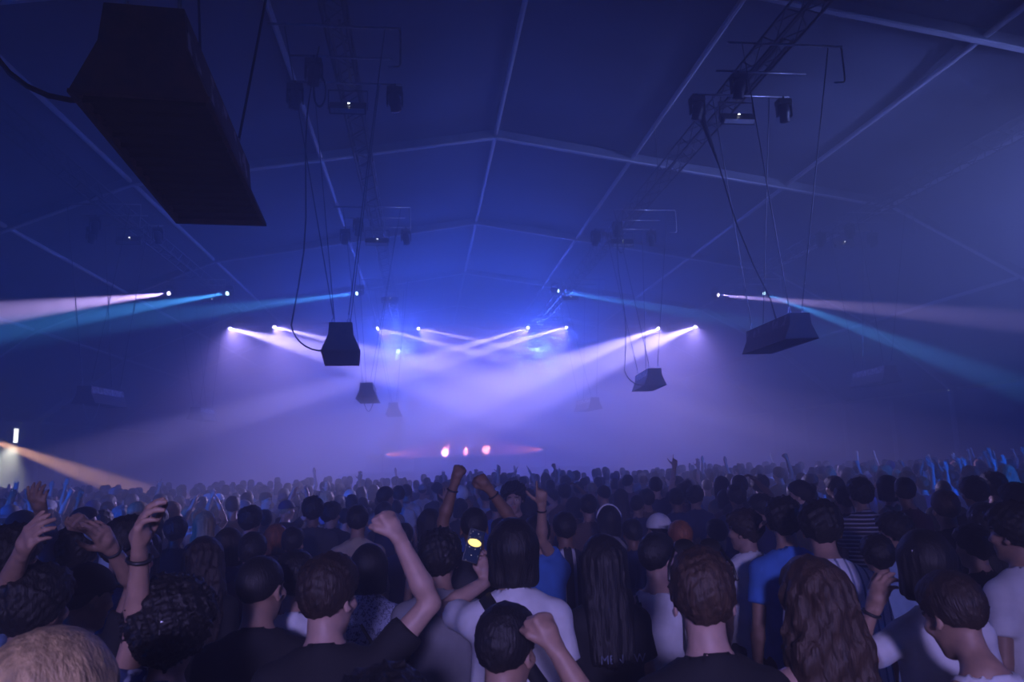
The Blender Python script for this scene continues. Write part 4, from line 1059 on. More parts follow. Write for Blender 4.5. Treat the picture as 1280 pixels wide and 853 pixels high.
# phone held up by the person with the bob
ph_at = Vector(at_depth(592, 683, 3.38))
ph = empty('smartphone', ph_at, R(6)); ph.rotation_euler = (R(-8), R(18), R(4)); tag(ph, 'black smartphone held up, its screen filming the stage lights', 'phone')
MB().box((0, 0, 0), (0.074, 0.009, 0.15), bev=0.004).build('case', M_BLACK, ph)
def screen_material():
    mt = bpy.data.materials.new('phone_screen'); mt.use_nodes = True; nt = mt.node_tree; b = nt.nodes['Principled BSDF']
    tc = nt.nodes.new('ShaderNodeTexCoord'); mp = nt.nodes.new('ShaderNodeMapping'); mp.inputs['Scale'].default_value = (26, 26, 48); mp.inputs['Location'].default_value = (0, 0, -0.7)
    gr = nt.nodes.new('ShaderNodeTexGradient'); gr.gradient_type = 'SPHERICAL'
    nt.links.new(tc.outputs['Object'], mp.inputs[0]); nt.links.new(mp.outputs[0], gr.inputs[0])
    vo = nt.nodes.new('ShaderNodeTexVoronoi'); vo.inputs['Scale'].default_value = 70; nt.links.new(tc.outputs['Object'], vo.inputs['Vector'])
    r1 = nt.nodes.new('ShaderNodeValToRGB'); r1.color_ramp.elements[0].color = (0.001, 0.003, 0.02, 1); r1.color_ramp.elements[1].position = 0.3; r1.color_ramp.elements[1].color = (1.0, 0.72, 0.22, 1); r1.color_ramp.elements[0].position = 0.12
    r2 = nt.nodes.new('ShaderNodeValToRGB'); r2.color_ramp.elements[0].color = (0.7, 0.6, 0.7, 1); r2.color_ramp.elements[1].color = (0, 0, 0, 1); r2.color_ramp.elements[1].position = 0.16
    nt.links.new(gr.outputs['Fac'], r1.inputs[0]); nt.links.new(vo.outputs['Distance'], r2.inputs[0])
    ad = nt.nodes.new('ShaderNodeMixRGB'); ad.blend_type = 'ADD'; ad.inputs[0].default_value = 0.9
    nt.links.new(r1.outputs[0], ad.inputs[1]); nt.links.new(r2.outputs[0], ad.inputs[2])
    b.inputs['Specular IOR Level'].default_value = 0.1
    b.inputs['Base Color'].default_value = (0, 0, 0, 1); nt.links.new(ad.outputs[0], b.inputs['Emission Color']); b.inputs['Emission Strength'].default_value = 2.2
    return mt
MB().box((0, -0.0048, 0), (0.066, 0.001, 0.138)).build('screen', screen_material(), ph)

# --- the crowd behind them: a library of poses, copied with their own hair and clothes
def A(u, f, hand='relaxed', n=(0, 1, 0)): return dict(u=u, f=f, hand=hand, n=n)
POSES = {
    'stand': ('', dict()), 'aside': (', head turned aside', dict(head=(-0.8, 0, 0))), 'aside2': (', head tilted aside', dict(head=(0.6, 0.05, 0.08))), 'nod': (', head bowed', dict(head=(0.1, 0.35, 0), bend=0.3)),
    'fist_r': (', right fist raised', dict(right=A((0.45, 0.25, 0.8), (-0.15, 0.15, 1), 'fist'))), 'open_l': (', left hand raised open', dict(left=A((-0.45, 0.2, 0.75), (0.1, 0.15, 1), 'open'))),
    'point_r': (', right arm pointing up', dict(right=A((0.3, 0.3, 0.95), (0.25, 0.25, 1), 'point'))), 'both': (', both arms raised', dict(left=A((-0.5, 0.2, 0.8), (-0.05, 0.2, 1), 'open'), right=A((0.5, 0.2, 0.8), (0.05, 0.2, 1), 'relaxed'))),
    'clap': (', hands raised together overhead', dict(left=A((-0.35, 0.6, 0.6), (0.45, 0.25, 1), 'open', (1, 0, 0)), right=A((0.35, 0.6, 0.6), (-0.45, 0.25, 1), 'open', (-1, 0, 0)))),
    'onhead': (', one hand held to the head', dict(right=A((0.85, 0.15, 0.45), (-0.75, 0.05, 0.75), 'relaxed', (-1, 0, 0)))),
}
LIB = {}
def lib(pose, sex, style, res):
    k = (pose, sex, style, res)
    if k not in LIB:
        P = Pose(sex, 1.03 if sex == 'm' else 1.0, **POSES[pose][1])
        LIB[k] = (P, (body_mesh('body', P, res), shirt_mesh('shirt', P, style, res*1.15, seed=len(LIB)+2)))
    return LIB[k]
HAIR_WORD = {'short': 'short %s hair', 'crop': 'cropped %s hair', 'mop': 'tousled %s hair', 'curly': 'curly %s hair', 'swept': 'swept %s hair', 'long': 'long straight %s hair', 'wavy': 'long wavy %s hair', 'bob': 'a %s bob', 'bun': '%s hair in a bun',
             'ponytail': 'a %s ponytail', 'cap': 'a cap', 'cap_back': 'a backwards cap', 'beanie': 'a beanie', 'bald': 'a shaved head'}
def member(px, py, Y, rnd, pose=None, hair=None, hair_col=None, shirt_col=None, skin=None, yaw=None, extra='', cap_col=None):
    tgt = at_depth(px, py, Y)
    Y2 = Y
    lo, hi = 1.52, 1.90
    for _ in range(40):       # keep the stature human: shift along the view ray
        if tgt[2] < lo: Y2 *= 0.97
        elif tgt[2] > hi: Y2 *= 1.03
        else: break
        tgt = at_depth(px, py, Y2)
    def near(q): return any((a_[0]-q[0])**2+(a_[1]-q[1])**2 < 0.17 for a_ in PEOPLE)
    if near(tgt):             # nobody stands inside a neighbour
        for k_ in (1.05, 0.95, 1.1, 0.9, 1.15, 0.86, 1.2, 0.82):
            q = at_depth(px, py, Y2*k_)
            if 1.50 < q[2] < 1.93 and not near(q): tgt = q; Y2 *= k_; break
    sex = 'f' if (hair in ('long', 'wavy', 'bob', 'bun', 'ponytail') or (hair is None and rnd.random() < 0.32)) else 'm'
    hair = hair or rnd.choice(('long', 'wavy', 'bob', 'bun', 'ponytail', 'long') if sex == 'f' else ('short', 'short', 'crop', 'mop', 'curly', 'swept', 'short', 'mop', 'cap', 'cap_back', 'crop', 'beanie'))
    hair_col = hair_col or rnd.choice(('black', 'black', 'black', 'dark brown', 'dark brown', 'brown', 'brown', 'blond', 'ginger'))
    cap_col = cap_col or rnd.choice(('black', 'white', 'navy', 'grey'))
    shirt_col = shirt_col or rnd.choice(('black', 'black', 'charcoal', 'charcoal', 'navy', 'white', 'grey', 'light blue', 'denim blue', 'maroon', 'olive', 'beige', 'brown'))
    pose = pose or rnd.choices(list(POSES), (50, 8, 8, 3, 5, 4, 4, 3, 2, 2))[0]
    style = 'tank' if (sex == 'f' and pose in ('stand', 'aside') and rnd.random() < 0.35) else 'tee'
    res = 1.5 if Y2 < 8.5 else 2.1
    P, me = lib(pose, sex, style, res)
    skin = skin if skin is not None else rnd.choice((0, 0, 1, 1, 3, 2))
    yaw = R(yaw if yaw is not None else rnd.uniform(-16, 16))
    tp = top_of(P, hair); s = float(tgt[2]/tp[2])
    off = Matrix.Rotation(yaw, 3, 'Z') @ Vector((tp[0]*s, tp[1]*s, 0))
    hw = HAIR_WORD[hair]; hw = hw % hair_col if '%s' in hw else hw
    if 'cap' in hair or hair == 'beanie': hw = hw.replace('a ', 'a %s ' % cap_col, 1)
    lab = 'person with %s in a %s %s%s%s' % (hw, shirt_col, 'tank top' if style == 'tank' else 't-shirt', POSES[pose][0], extra)
    o = assemble(P, me, tgt[0]-off.x, tgt[1]-off.y, s, yaw, hair, hair_col, shirt_col, skin, lab, cap_col, 1.6 if Y2 < 8.5 else 2.2, rnd.randint(0, 1))
    PEOPLE.append((tgt[0], tgt[1], px, py, 0.09*FPX/Y2))
    return o
rnd = random.Random(41)
# crown pixel x, y, head width in pixels, then what shows of them
MID = [
    (13, 632, 20, dict(hair='cap_back', cap_col='grey')), (28, 638, 23, dict(hair='cap', cap_col='black', pose='aside', shirt_col='black')), (57, 625, 18, dict(hair='cap_back', cap_col='white', shirt_col='navy')),
    (41, 640, 19, dict(pose='open_l')), (105, 635, 22, dict(hair='short', hair_col='black', yaw=-80, pose='stand', skin=0, shirt_col='denim blue')), (119, 640, 17, dict(pose='open_l', hair='short', shirt_col='navy')),
    (128, 637, 20, dict(hair='mop', hair_col='black', pose='stand')), (152, 632, 20, dict(hair='mop', hair_col='grey', pose='stand')), (174, 626, 19, dict(hair='crop', hair_col='blond', pose='aside', skin=3)),
    (197, 632, 20, dict(hair='long', hair_col='black', pose='stand')), (214, 627, 18, dict(hair='bob', hair_col='ginger', yaw=-50, pose='stand', skin=3)), (236, 634, 15, dict(pose='point_r', hair='short', shirt_col='white')),
    (250, 636, 18, dict(pose='clap', hair='short', hair_col='blond', shirt_col='white', skin=3)), (257, 639, 20, dict(hair='long', hair_col='blond', pose='stand', shirt_col='black', skin=3)), (220, 646, 22, dict(hair='mop', hair_col='black', pose='stand', shirt_col='black')),
    (270, 633, 15, dict(hair='short', hair_col='blond', pose='aside', skin=3, shirt_col='white')), (274, 617, 12, dict(hair='cap')), (291, 621, 17, dict(hair='short', hair_col='black', pose='stand', shirt_col='brown', skin=1)),
    (304, 625, 15, dict(hair='cap', yaw=-70, pose='stand', skin=3)), (313, 632, 22, dict(hair='mop', hair_col='black', pose='stand', shirt_col='charcoal')), (332, 616, 13, dict(hair='short', yaw=-120, pose='stand', skin=3)),
    (331, 638, 18, dict(hair='short', hair_col='black', pose='stand', shirt_col='navy')), (354, 617, 12, {}), (367, 616, 12, {}), (358, 625, 16, dict(hair='cap', pose='clap', yaw=-40, skin=3)),
    (391, 620, 21, dict(hair='mop', hair_col='black', pose='stand', shirt_col='charcoal')), (408, 615, 13, dict(hair='curly', hair_col='blond', pose='stand', skin=3)), (413, 627, 20, dict(hair='mop', hair_col='black', pose='aside', shirt_col='black')),
    (424, 619, 13, dict(pose='open_l')), (432, 636, 17, dict(hair='short', hair_col='black', pose='stand')), (454, 622, 14, dict(hair='short', hair_col='black', pose='stand')), (467, 606, 12, {}), (481, 609, 17, dict(hair='short', hair_col='black', pose='aside')),
    (475, 619, 14, dict(hair='short', hair_col='black', pose='stand')), (480, 627, 18, dict(hair='bob', hair_col='black', pose='stand', shirt_col='navy')), (494, 626, 17, dict(hair='short', hair_col='black', pose='stand', shirt_col='navy')),
    (498, 608, 15, dict(hair='short', hair_col='black', pose='stand', shirt_col='white')), (508, 606, 13, dict(hair='short', hair_col='dark brown', pose='stand', shirt_col='white')), (528, 606, 11, dict(shirt_col='white', pose='stand')),
    (554, 611, 15, dict(pose='onhead', hair='short', hair_col='black')), (575, 623, 15, dict(hair='bob', hair_col='black', pose='stand')), (588, 640, 20, dict(pose='open_l', hair='short', shirt_col='blue')), (607, 612, 14, dict(hair='short', hair_col='black', pose='stand', shirt_col='light blue')),
    (620, 622, 17, dict(hair='short', hair_col='black', shirt_col='blue', pose='stand')), (661, 622, 18, dict(hair='bob', hair_col='black', pose='stand', shirt_col='navy')), (692, 612, 14, dict(shirt_col='white', pose='stand', hair='short')),
    (705, 604, 15, dict(hair='mop', hair_col='black', pose='onhead')), (723, 603, 14, dict(hair='short', hair_col='black', pose='stand')), (729, 597, 11, {}), (740, 604, 12, dict(hair='short', hair_col='blond')), (754, 606, 17, dict(hair='crop', hair_col='black', pose='stand', shirt_col='navy')),
    (735, 619, 21, dict(hair='short', hair_col='black', pose='stand', shirt_col='brown', skin=1)), (717, 621, 18, dict(hair='bob', hair_col='black', pose='stand')), (784, 594, 13, dict(hair='short', hair_col='black', pose='aside', skin=3)), (775, 611, 16, dict(hair='long', hair_col='dark brown', pose='stand')),
    (804, 594, 11, dict(hair='crop', hair_col='ginger')), (819, 597, 16, dict(hair='short', hair_col='black', pose='point_r')), (796, 620, 18, dict(hair='short', hair_col='black', pose='aside', shirt_col='navy')), (808, 611, 17, dict(hair='mop', hair_col='black', pose='stand')),
    (845, 611, 19, dict(hair='short', hair_col='black', pose='stand', shirt_col='navy')), (868, 607, 19, dict(hair='mop', hair_col='black', pose='aside', shirt_col='navy')), (883, 600, 13, dict(hair='short', hair_col='black')), (901, 595, 16, dict(hair='bob', hair_col='dark brown')),
    (924, 595, 18, dict(hair='short', hair_col='dark brown', pose='onhead')), (920, 605, 20, dict(hair='mop', hair_col='black', pose='stand', shirt_col='navy')), (905, 612, 17, dict(hair='bob', hair_col='black', pose='stand')), (949, 594, 16, dict(hair='curly', hair_col='black', pose='stand')),
    (950, 617, 24, dict(hair='mop', hair_col='black', pose='aside2', shirt_col='navy')), (973, 584, 13, dict(hair='short', hair_col='black', pose='fist_r')), (1000, 602, 25, dict(hair='short', hair_col='black', pose='aside2', shirt_col='charcoal', skin=3)), (1026, 593, 12, dict(hair='short', yaw=100, skin=3, pose='stand')),
    (1042, 595, 18, dict(hair='mop', hair_col='black', pose='stand')), (1055, 607, 22, dict(hair='mop', hair_col='black', pose='stand', shirt_col='black')), (1058, 590, 14, dict(pose='fist_r', skin=3)), (1108, 594, 21, dict(hair='bob', hair_col='black', pose='stand')), (1130, 598, 24, dict(hair='short', hair_col='black', pose='aside', shirt_col='maroon', skin=1)),
    (1133, 589, 16, dict(hair='mop', hair_col='black', pose='stand')), (1152, 596, 15, dict(pose='point_r', skin=3)), (1205, 595, 15, dict(pose='open_l', skin=3)), (1212, 583, 15, dict(hair='curly', hair_col='brown', pose='stand')), (1216, 595, 26, dict(hair='mop', hair_col='black', pose='stand', shirt_col='black')),
    (1256, 581, 16, dict(hair='wavy', hair_col='blond', pose='stand', skin=3)), (1240, 591, 22, dict(hair='curly', hair_col='black', pose='stand')), (1230, 588, 14, dict(pose='both', skin=3)), (1267, 603, 28, dict(hair='mop', hair_col='black', pose='stand', shirt_col='charcoal')), (1278, 588, 16, dict(pose='open_l', skin=3)),
    (186, 666, 26, dict(hair='long', hair_col='black', pose='stand', shirt_col='navy')), (345, 655, 24, dict(hair='bob', hair_col='ginger', pose='stand', shirt_col='maroon')), (366, 660, 26, dict(hair='short', hair_col='black', pose='stand', shirt_col='navy')), (505, 655, 22, dict(hair='short', hair_col='black', pose='stand', shirt_col='navy')),
    (790, 650, 24, dict(hair='short', hair_col='black', pose='stand', shirt_col='navy')), (895, 650, 26, dict(hair='short', hair_col='black', pose='stand', shirt_col='navy')), (1095, 668, 30, dict(hair='mop', hair_col='black', pose='stand', shirt_col='light blue')), (1215, 655, 34, dict(hair='mop', hair_col='black', pose='stand', shirt_col='black')),
]
for px, py, w, kw in MID: member(px, py, 150.0/w, rnd, **kw)

# people filling the floor between and behind them (kept off everyone placed above)
placed = len(PEOPLE)
def free(x, y, px, py, hw, mind):
    for (qx, qy, qpx, qpy, qhw) in PEOPLE:
        if (qx-x)**2+(qy-y)**2 < mind**2: return False
    for (qx, qy, qpx, qpy, qhw) in PEOPLE[:placed]:      # never in front of a face or head seen in the photograph
        if y < qy and abs(qpx-px) < (hw+qhw)*0.9 and py < qpy+qhw*3.2: return False
    return True
tries = 0; want = 288-len(PEOPLE)
while want > 0 and tries < 30000:
    tries += 1
    y = 4.6+12.0*rnd.random()**0.75; x = rnd.uniform(-0.62*y-0.3, 0.86*y+0.3); z = rnd.uniform(1.58, 1.78) if y < 9 else rnd.uniform(1.53, 1.70)
    px, py = project((x, y, z))
    if not (-10 < px < 1290): continue
    if free(x, y, px, py, 0.09*FPX/y, 0.40):
        member(px, py, y, rnd); want -= 1

# look-alikes told apart by the nearer person they stand behind
from collections import Counter
TAGS = []
for o_ in [q for q in COL.objects if q.get('category') == 'person']:
    TAGS.append(o_)
cntl = Counter(o_['label'] for o_ in TAGS)
HERO_TAGS = ((66, 'the blond bob'), (214, 'the floral shirt'), (327, 'the faded haircut'), (410, 'the raised bent arm'), (461, 'the lace top'), (549, 'the grey t-shirt'), (640, 'the sling strap'), (705, 'the football shirt'),
             (760, 'the white headband'), (819, 'the white tank top'), (875, 'the sunglasses'), (930, 'the hand on dark hair'), (978, 'the bright blue t-shirt'), (1022, 'the pinstriped shirt'), (1074, 'the thin stripes'), (1152, 'the pale hair clip'), (1180, 'the wide black t-shirt'), (1266, 'the loose white t-shirt'), (111, 'the black cap'), (160, 'the profile'), (256, 'the wavy dark hair'))
for o_ in TAGS:
    if cntl[o_['label']] > 1:
        p_ = project((o_.location.x, o_.location.y, 1.7))[0]
        more = ', beyond '+min(HERO_TAGS, key=lambda t: abs(t[0]-p_))[1]
        if len((o_['label']+more).split()) <= 16: o_['label'] += more

# the far crowd, past counting: one mass up to the stage
far = MB(); far_m = [M_SHIRT['charcoal'], M_SHIRT['navy'], M_SHIRT['white'], M_SHIRT['grey'], M_SKIN[0], M_HAIR['black'], M_HAIR['brown'], M_SHIRT['black']]
def far_figure(x, y, s, yaw, up, shirt, hairc):
    c, sn = math.cos(yaw), math.sin(yaw)
    T = lambda p: (x+(p[0]*c-p[1]*sn)*s, y+(p[0]*sn+p[1]*c)*s, p[2]*s)
    def ring(prof, n, m_, sy=1.0, cx=0, cy=0):
        vs_ = []; k = len(prof)
        for r, z, *o_ in prof: vs_ += [T((cx+r*math.cos(2*math.pi*j/n), cy+r*sy*math.sin(2*math.pi*j/n), z)) for j in range(n)]
        ff = [(i*n+j, i*n+(j+1) % n, (i+1)*n+(j+1) % n, (i+1)*n+j) for i in range(k-1) for j in range(n)]+[tuple(range(n-1, -1, -1)), tuple((k-1)*n+j for j in range(n))]
        far.cur = m_; far.add(vs_, ff)
    ring([(0.08, 0.0), (0.17, 0.5), (0.18, 0.85)], 8, 7, 0.7)
    ring([(0.18, 0.8), (0.17, 1.1), (0.205, 1.32), (0.17, 1.41), (0.07, 1.45)], 10, shirt, 0.58)
    ring([(0.055, 1.43), (0.055, 1.53), (0.072, 1.56), (0.082, 1.63), (0.06, 1.68)], 8, 4, 1.15, 0, 0.01)
    ring([(0.070, 1.55), (0.090, 1.62), (0.086, 1.70), (0.055, 1.755), (0.012, 1.765)], 8, hairc, 1.15, 0, -0.018)
    for sd in (-1, 1):
        sh = Vector((sd*0.19, 0, 1.37))
        if up and (up == 2 or sd == up): a, b = sh+Vector((sd*0.10, 0.06, 0.26)), sh+Vector((sd*0.06, 0.12, 0.52)); e = b+Vector((-sd*0.01, 0.02, 0.15))
        else: a, b = sh+Vector((sd*0.05, -0.02, -0.28)), sh+Vector((sd*0.06, 0.06, -0.52)); e = b+Vector((0, 0.03, -0.16))
        far.cur = shirt; far.tube([T(sh), T(sh.lerp(a, 0.6))], [0.062*s, 0.055*s], 6)
        far.cur = 4; far.tube([T(sh.lerp(a, 0.5)), T(a), T(b), T(b.lerp(e, 0.5)), T(e)], [0.045*s, 0.04*s, 0.028*s, 0.042*s, 0.018*s], 6)
rf = random.Random(7)
cnt = 0; cells = set()
for x, y, *_ in PEOPLE: cells.add((int(x/0.5), int(y/0.5)))
for _ in range(5200):
    y = 9.5+11*rf.random()**0.8; x = rf.uniform(max(-20.5, -0.62*y-1), min(25.8, 0.86*y+1))
    key = (int(x/0.5), int(y/0.5))
    if key in cells or cnt >= 520: continue
    px, py = project((x, y, 1.7))
    if y < 18 and any((q[0]-x)**2+(q[1]-y)**2 < 0.25 for q in PEOPLE): continue
    if y < 14 and any(y < q[1] and abs(q[2]-px) < 12 for q in PEOPLE[:placed]): continue
    cells.add(key); cnt += 1
    far_figure(x, y, rf.uniform(0.85, 0.95), rf.uniform(-0.3, 0.3), rf.choices((0, -1, 1, 2), (97, 1, 1.5, 0.5))[0], rf.choices((0, 1, 2, 3, 7), (4, 3, 2, 2, 4))[0], rf.choice((5, 5, 6)))
fo = far.build('far_crowd', far_m, smooth=True); tag(fo, 'dense distant crowd standing in haze up to the stage', 'crowd', kind='stuff')

# ------------------------------------------------------------------ stage at the far end
M_STAGE = material('stage_cloth', (0.03, 0.03, 0.04), 0.8, noise=0.3, scale=2)
M_DECK = material('stage_deck', (0.05, 0.05, 0.05), 0.5)
SX = float(at_depth(584, 570, 50)[0])
st = empty('stage_platform', (SX, 52, 0)); tag(st, 'low black stage platform at the far end of the hall', 'stage')
MB().box((0, 0, 1.05), (17, 7, 0.1)).build('deck', M_DECK, st)
sk = []; ff = []
for i in range(121):
    x = -8.5+17*i/120; sk += [(x, -3.5+0.03*math.sin(i*2.1), 0.0), (x, -3.5+0.03*math.sin(i*2.1), 1.0)]
ff = [(2*i, 2*i+2, 2*i+3, 2*i+1) for i in range(120)]
MB().add(sk, ff).build('front_skirt', M_STAGE, st, smooth=True)
for lx in (-8.3, -4.1, 0, 4.1, 8.3):
    for ly in (-3.2, 3.3): MB().tube([(lx, ly, 0), (lx, ly, 1.0)], 0.04, 8).build('leg', M_PIPE, st)
tb = empty('performers_table', (SX, 50.3, 1.1)); tag(tb, 'long dark table in front of the performers on stage', 'table')
MB().box((0, 0, 0.93), (7.2, 0.9, 0.06), bev=0.01).build('top', M_STAGE, tb)
MB().box((0, -0.42, 0.45), (7.2, 0.03, 0.9)).build('front_panel', M_STAGE, tb)
for sx in (-3.4, 3.4): MB().box((sx, 0.1, 0.45), (0.08, 0.7, 0.9)).build('leg', M_BLACK, tb)
for i, (dx, wd) in enumerate(((-1.7, 0.34), (-0.65, 0.42), (0.35, 0.34), (1.5, 0.34))):
    dk = empty('player_deck' if i != 1 else 'sound_mixer', (SX+dx, 50.3, 2.06))
    tag(dk, ('media player deck on the stage table, number %s along it' % ('one', '', 'two', 'three')[i]) if i != 1 else 'sound mixer with two rows of knobs on the stage table', 'mixer' if i == 1 else 'deck', None if i == 1 else 'decks on the stage table')
    MB().box((0, 0, 0.06), (wd, 0.4, 0.12), bev=0.01).build('body', M_BLACK, dk)
    if i != 1: MB().lathe([(0.11, 0.12), (0.11, 0.135), (0.09, 0.14), (0.01, 0.14)], 18).build('jog_wheel', M_STEEL, dk, smooth=True)
    else:
        for kx in (-0.14, -0.05, 0.05, 0.14):
            for ky in (-0.08, 0.06): MB().lathe([(0.014, 0.12), (0.012, 0.145), (0.002, 0.146)], 8, Matrix.Translation((kx, ky, 0))).build('knob', M_STEEL, dk, smooth=True)
for k, (px, py, lab, kw) in enumerate((
        (556, 557, 'performer on stage lifting one arm beside the table', dict(pose='open_l', shirt_col='white', skin=3, hair='short', hair_col='dark brown')),
        (583, 557, 'performer on stage leaning over the sound mixer', dict(pose='nod', shirt_col='charcoal', skin=3, hair='mop', hair_col='brown')),
        (607, 558, 'performer on stage clapping beside the player decks', dict(pose='clap', shirt_col='grey', skin=3, hair='short', hair_col='blond')))):
    P, me = lib(kw['pose'], 'm', 'tee', 1.5)
    t = at_depth(px, py, 51.3); tp = top_of(P, kw['hair'])
    o = assemble(P, me, float(t[0]), 51.3, max(0.92, min(1.06, (t[2]-1.1)/tp[2])), math.pi, kw['hair'], kw['hair_col'], kw['shirt_col'], kw['skin'], lab, None, 2.2, 0, 1.1)
    o['group'] = 'performers on the stage'
# small lamps added on the table to brighten each performer
for k, px in enumerate((556, 583, 607)):
    t = at_depth(px, 565, 51.3); bx_ = float(t[0])+(0.35, -0.32, 0.3)[k]
    bl = empty('booth_fill_lamp', (bx_, 50.62, 2.06)); tag(bl, 'small pink booth lamp on the stage table before the %s performer' % ('arm-lifting', 'leaning', 'clapping')[k], 'lamp', 'added booth lamps')
    MB().lathe([(0.05, 0.0), (0.05, 0.015), (0.012, 0.02), (0.010, 0.10)], 12).build('base', M_BLACK, bl, smooth=True)
    dd = (Vector((float(t[0]), 51.3, 2.55))-Vector((bx_, 50.62, 2.19))).normalized()
    Mb = Matrix.Translation((0, 0, 0.13)) @ dd.to_track_quat('Z', 'Y').to_matrix().to_4x4()
    sh_ = MB().lathe([(0.015, -0.05), (0.035, -0.03), (0.045, 0.04), (0.04, 0.04)], 12, Mb).build('shade', M_BLACK, bl, smooth=True)
    MB().lathe([(0.036, 0.036), (0.036, 0.044), (0.004, 0.046)], 12, Mb).build('bulb', M_LENS_ON['red'], sh_, smooth=True)
    spot('booth_fill_light', Vector((bx_, 50.62, 2.19))+dd*0.06, (float(t[0]), 51.3, 2.55), 1900, (1.0, 0.40, 0.5), 70, 0.6, 0.03)
# red lamps at both ends of the stage
for px, py, tx, lab in ((478, 569, 581, 'red stage lamp on a stand at the left end of the stage'), (681, 562, 585, 'red stage lamp on a stand at the right end of the stage')):
    p = Vector(at_depth(px, py, 49.6)); tgt = Vector(at_depth(tx, 563, 51.5)); d = (tgt-p).normalized()
    lp = empty('stage_lamp', (p.x, p.y, 1.1)); tag(lp, lab, 'stage light', 'red lamps at the stage ends')
    MB().tube([(0, 0, 0), (0, 0, p.z-1.1)], 0.02, 8).build('stand', M_BLACK, lp)
    for a in range(3): MB().tube([(0, 0, 0.25), (0.3*math.cos(a*2.1), 0.3*math.sin(a*2.1), 0.01)], 0.014, 6).build('leg', M_BLACK, lp)
    q = d.to_track_quat('Z', 'Y').to_matrix().to_4x4()
    Mh = Matrix.Translation((0, 0, p.z-1.1)) @ q
    hd_ = MB().lathe([(0.04, -0.16), (0.10, -0.12), (0.12, 0.08), (0.12, 0.12), (0.10, 0.12)], 16, Mh).build('head', M_BLACK, lp, smooth=True)
    MB().lathe([(0.10, 0.115), (0.10, 0.130), (0.01, 0.135)], 16, Mh).build('lens', M_LENS_ON['red'], hd_, smooth=True)
    spot('stage_lamp_light', p+d*0.16, tgt, RED_POWER, (1.0, 0.22, 0.30), 34, 0.9, 0.06)

# ------------------------------------------------------------------ left side: lit exit, posts, warm beam lamp
p = Vector(at_depth(20, 545, 38.5))
lamp = empty('wall_lamp', (p.x, p.y, p.z)); tag(lamp, 'white work lamp hung high beside the left tent wall', 'lamp')
MB().box((0, 0, 0), (0.16, 0.12, 0.7), bev=0.02).build('tube', M_LENS_ON['white'], lamp)
MB().box((-0.12, 0, 0.2), (0.14, 0.1, 0.5), bev=0.01).build('housing', M_STEEL, lamp)
MB().tube([(-0.15, 0, 0.4), (-0.2, 0, 1.2), (0.5, 0.1, 1.25)], 0.02, 6).build('bracket', M_STEEL, lamp)
spot('wall_lamp_light', p+Vector((0.1, -0.1, -0.4)), (p.x-0.6, p.y-2.0, 0), 9000, (0.85, 0.85, 0.75), 90, 0.8, 0.12)
src = Vector(at_depth(-38, 541, 33.0)); tg = Vector(at_depth(215, 632, 21.0)); d = (tg-src).normalized()
moving_head(src-d*0.2+Vector((0, 0, 0.42)), d, material('lens_lit_amber', (1, .8, .6), 0.2, emit=(1.0, 0.62, 0.35, 14)), 'moving head throwing the amber beam from the left tent wall', HEAD_GROUP)
MB().tube([(src.x, src.y, src.z+0.42), (-21.3, src.y, src.z+0.45)], 0.025, 8).build('wall_bracket', M_PIPE)
tag(bpy.data.objects['wall_bracket'], 'pipe bracket holding the amber moving head to the left wall', 'bracket')
spot('beam_light', src+d*0.06, tg, 110000, (1.0, 0.50, 0.30), 2.8)
# slim poles that carry the side entrance
for (x0, y0, y1, Yd, lab) in ((71, 553, 640, 38.0, 'tall shiny pole standing by the left tent wall'), (153, 566, 640, 44.0, 'slim shiny pole farther along the left tent wall')):
    a = at_depth(x0, y0, Yd)
    po = empty('entrance_pole', (a[0], a[1], 0)); tag(po, lab, 'pole', 'entrance poles')
    MB().tube([(0, 0, 0), (0, 0, a[2])], 0.05, 10).build('shaft', M_STEEL, po, smooth=True)
    MB().lathe([(0.22, 0.0), (0.22, 0.03), (0.06, 0.06), (0.055, 0.12)], 18).build('foot', M_BLACK, po)

# work lamp on the right tent wall
q = Vector(at_depth(1187, 488, 34.5))
wl = empty('wall_lamp', q); tag(wl, 'small white work lamp high on the right tent wall', 'lamp')
MB().box((0, 0, 0), (0.12, 0.12, 0.42), bev=0.02).build('tube', M_LENS_ON['white'], wl)
MB().box((0.10, 0, 0.1), (0.1, 0.08, 0.4), bev=0.01).build('housing', M_STEEL, wl)
MB().tube([(0.1, 0, 0.25), (26.7-q.x, 0, 0.3)], 0.02, 6).build('bracket', M_STEEL, wl)

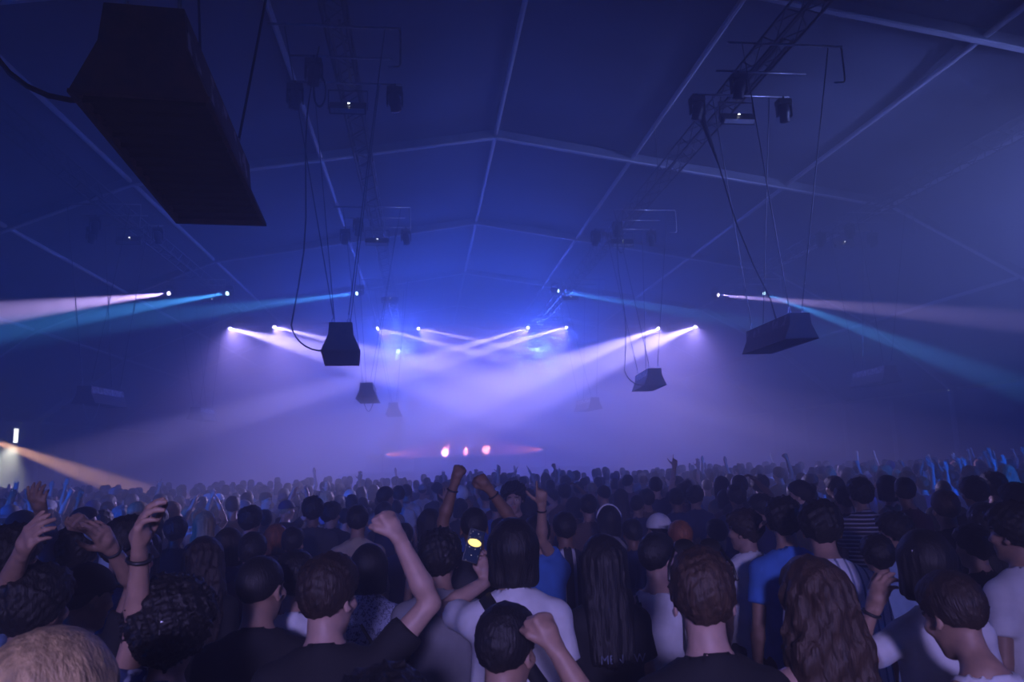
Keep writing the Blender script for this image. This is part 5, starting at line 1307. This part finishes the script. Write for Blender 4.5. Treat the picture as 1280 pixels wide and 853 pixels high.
# can bodies for the added wash and flood lamps, on stands or hung
WASH_TEXT = {0: 'on a stand by the left wall behind the crowd', 1: 'on a stand by the right side behind the crowd', 2: 'hung over the right flank of the crowd', 3: 'hung over the left flank of the crowd', 4: 'on a low stand right behind the nearest rows'}
wi = fi = 0
for L in [q for q in list(COL.objects) if q.type == 'LIGHT' and q.name.split('.')[0] in ('wash_fill_light', 'flood_fill_light')]:
    flood = L.name.startswith('flood')
    d = L.rotation_euler.to_matrix() @ Vector((0, 0, -1)); c = L.location-d*(0.62 if flood else 0.45)
    lp = empty('flood_fill_lamp' if flood else 'wash_fill_lamp', c)
    if flood: tag(lp, 'blue flood lamp behind the beams on the %s inner truss' % ('left', 'right')[fi], 'stage light', 'flood lamps over the stage'); fi += 1
    else: tag(lp, 'added blue wash lamp '+WASH_TEXT[wi], 'stage light', 'added wash lamps round the crowd'); wi += 1
    Mh = d.to_track_quat('Z', 'Y').to_matrix().to_4x4()
    cn = MB().lathe([(0.05, -0.22), (0.14, -0.18), (0.16, 0.0), (0.16, 0.10), (0.14, 0.10)], 18, Mh).build('can', M_BLACK, lp, smooth=True)
    MB().lathe([(0.135, 0.085), (0.135, 0.10), (0.02, 0.108)], 18, Mh).build('lens', M_LENS_ON['blue'], cn, smooth=True)
    MB().tube([(-0.19, 0, 0), (-0.19, 0, 0.24), (0.19, 0, 0.24), (0.19, 0, 0)], 0.012, 6).build('yoke', M_BLACK, lp)
    if flood: MB().tube([(0, 0, 0.24), (0, 0, TRUSS_Z-TW/2-c.z)], 0.02, 8).build('hanger_rod', M_PIPE, lp)
    elif c.z > 6.5: MB().tube([(0, 0, 0.24), (0, 0, roof_z(c.x)-0.05-c.z)], 0.02, 8).build('hanger_rod', M_PIPE, lp)
    else:
        MB().tube([(0, 0, 0.24), (0.22, -0.3, 0.24), (0.22, -0.3, -c.z)], 0.022, 8).build('stand', M_BLACK, lp)
        for a in range(3): MB().tube([(0.22, -0.3, 0.8-c.z), (0.22+0.5*math.cos(a*2.1), -0.3+0.5*math.sin(a*2.1), 0.01-c.z)], 0.016, 6).build('leg', M_BLACK, lp)
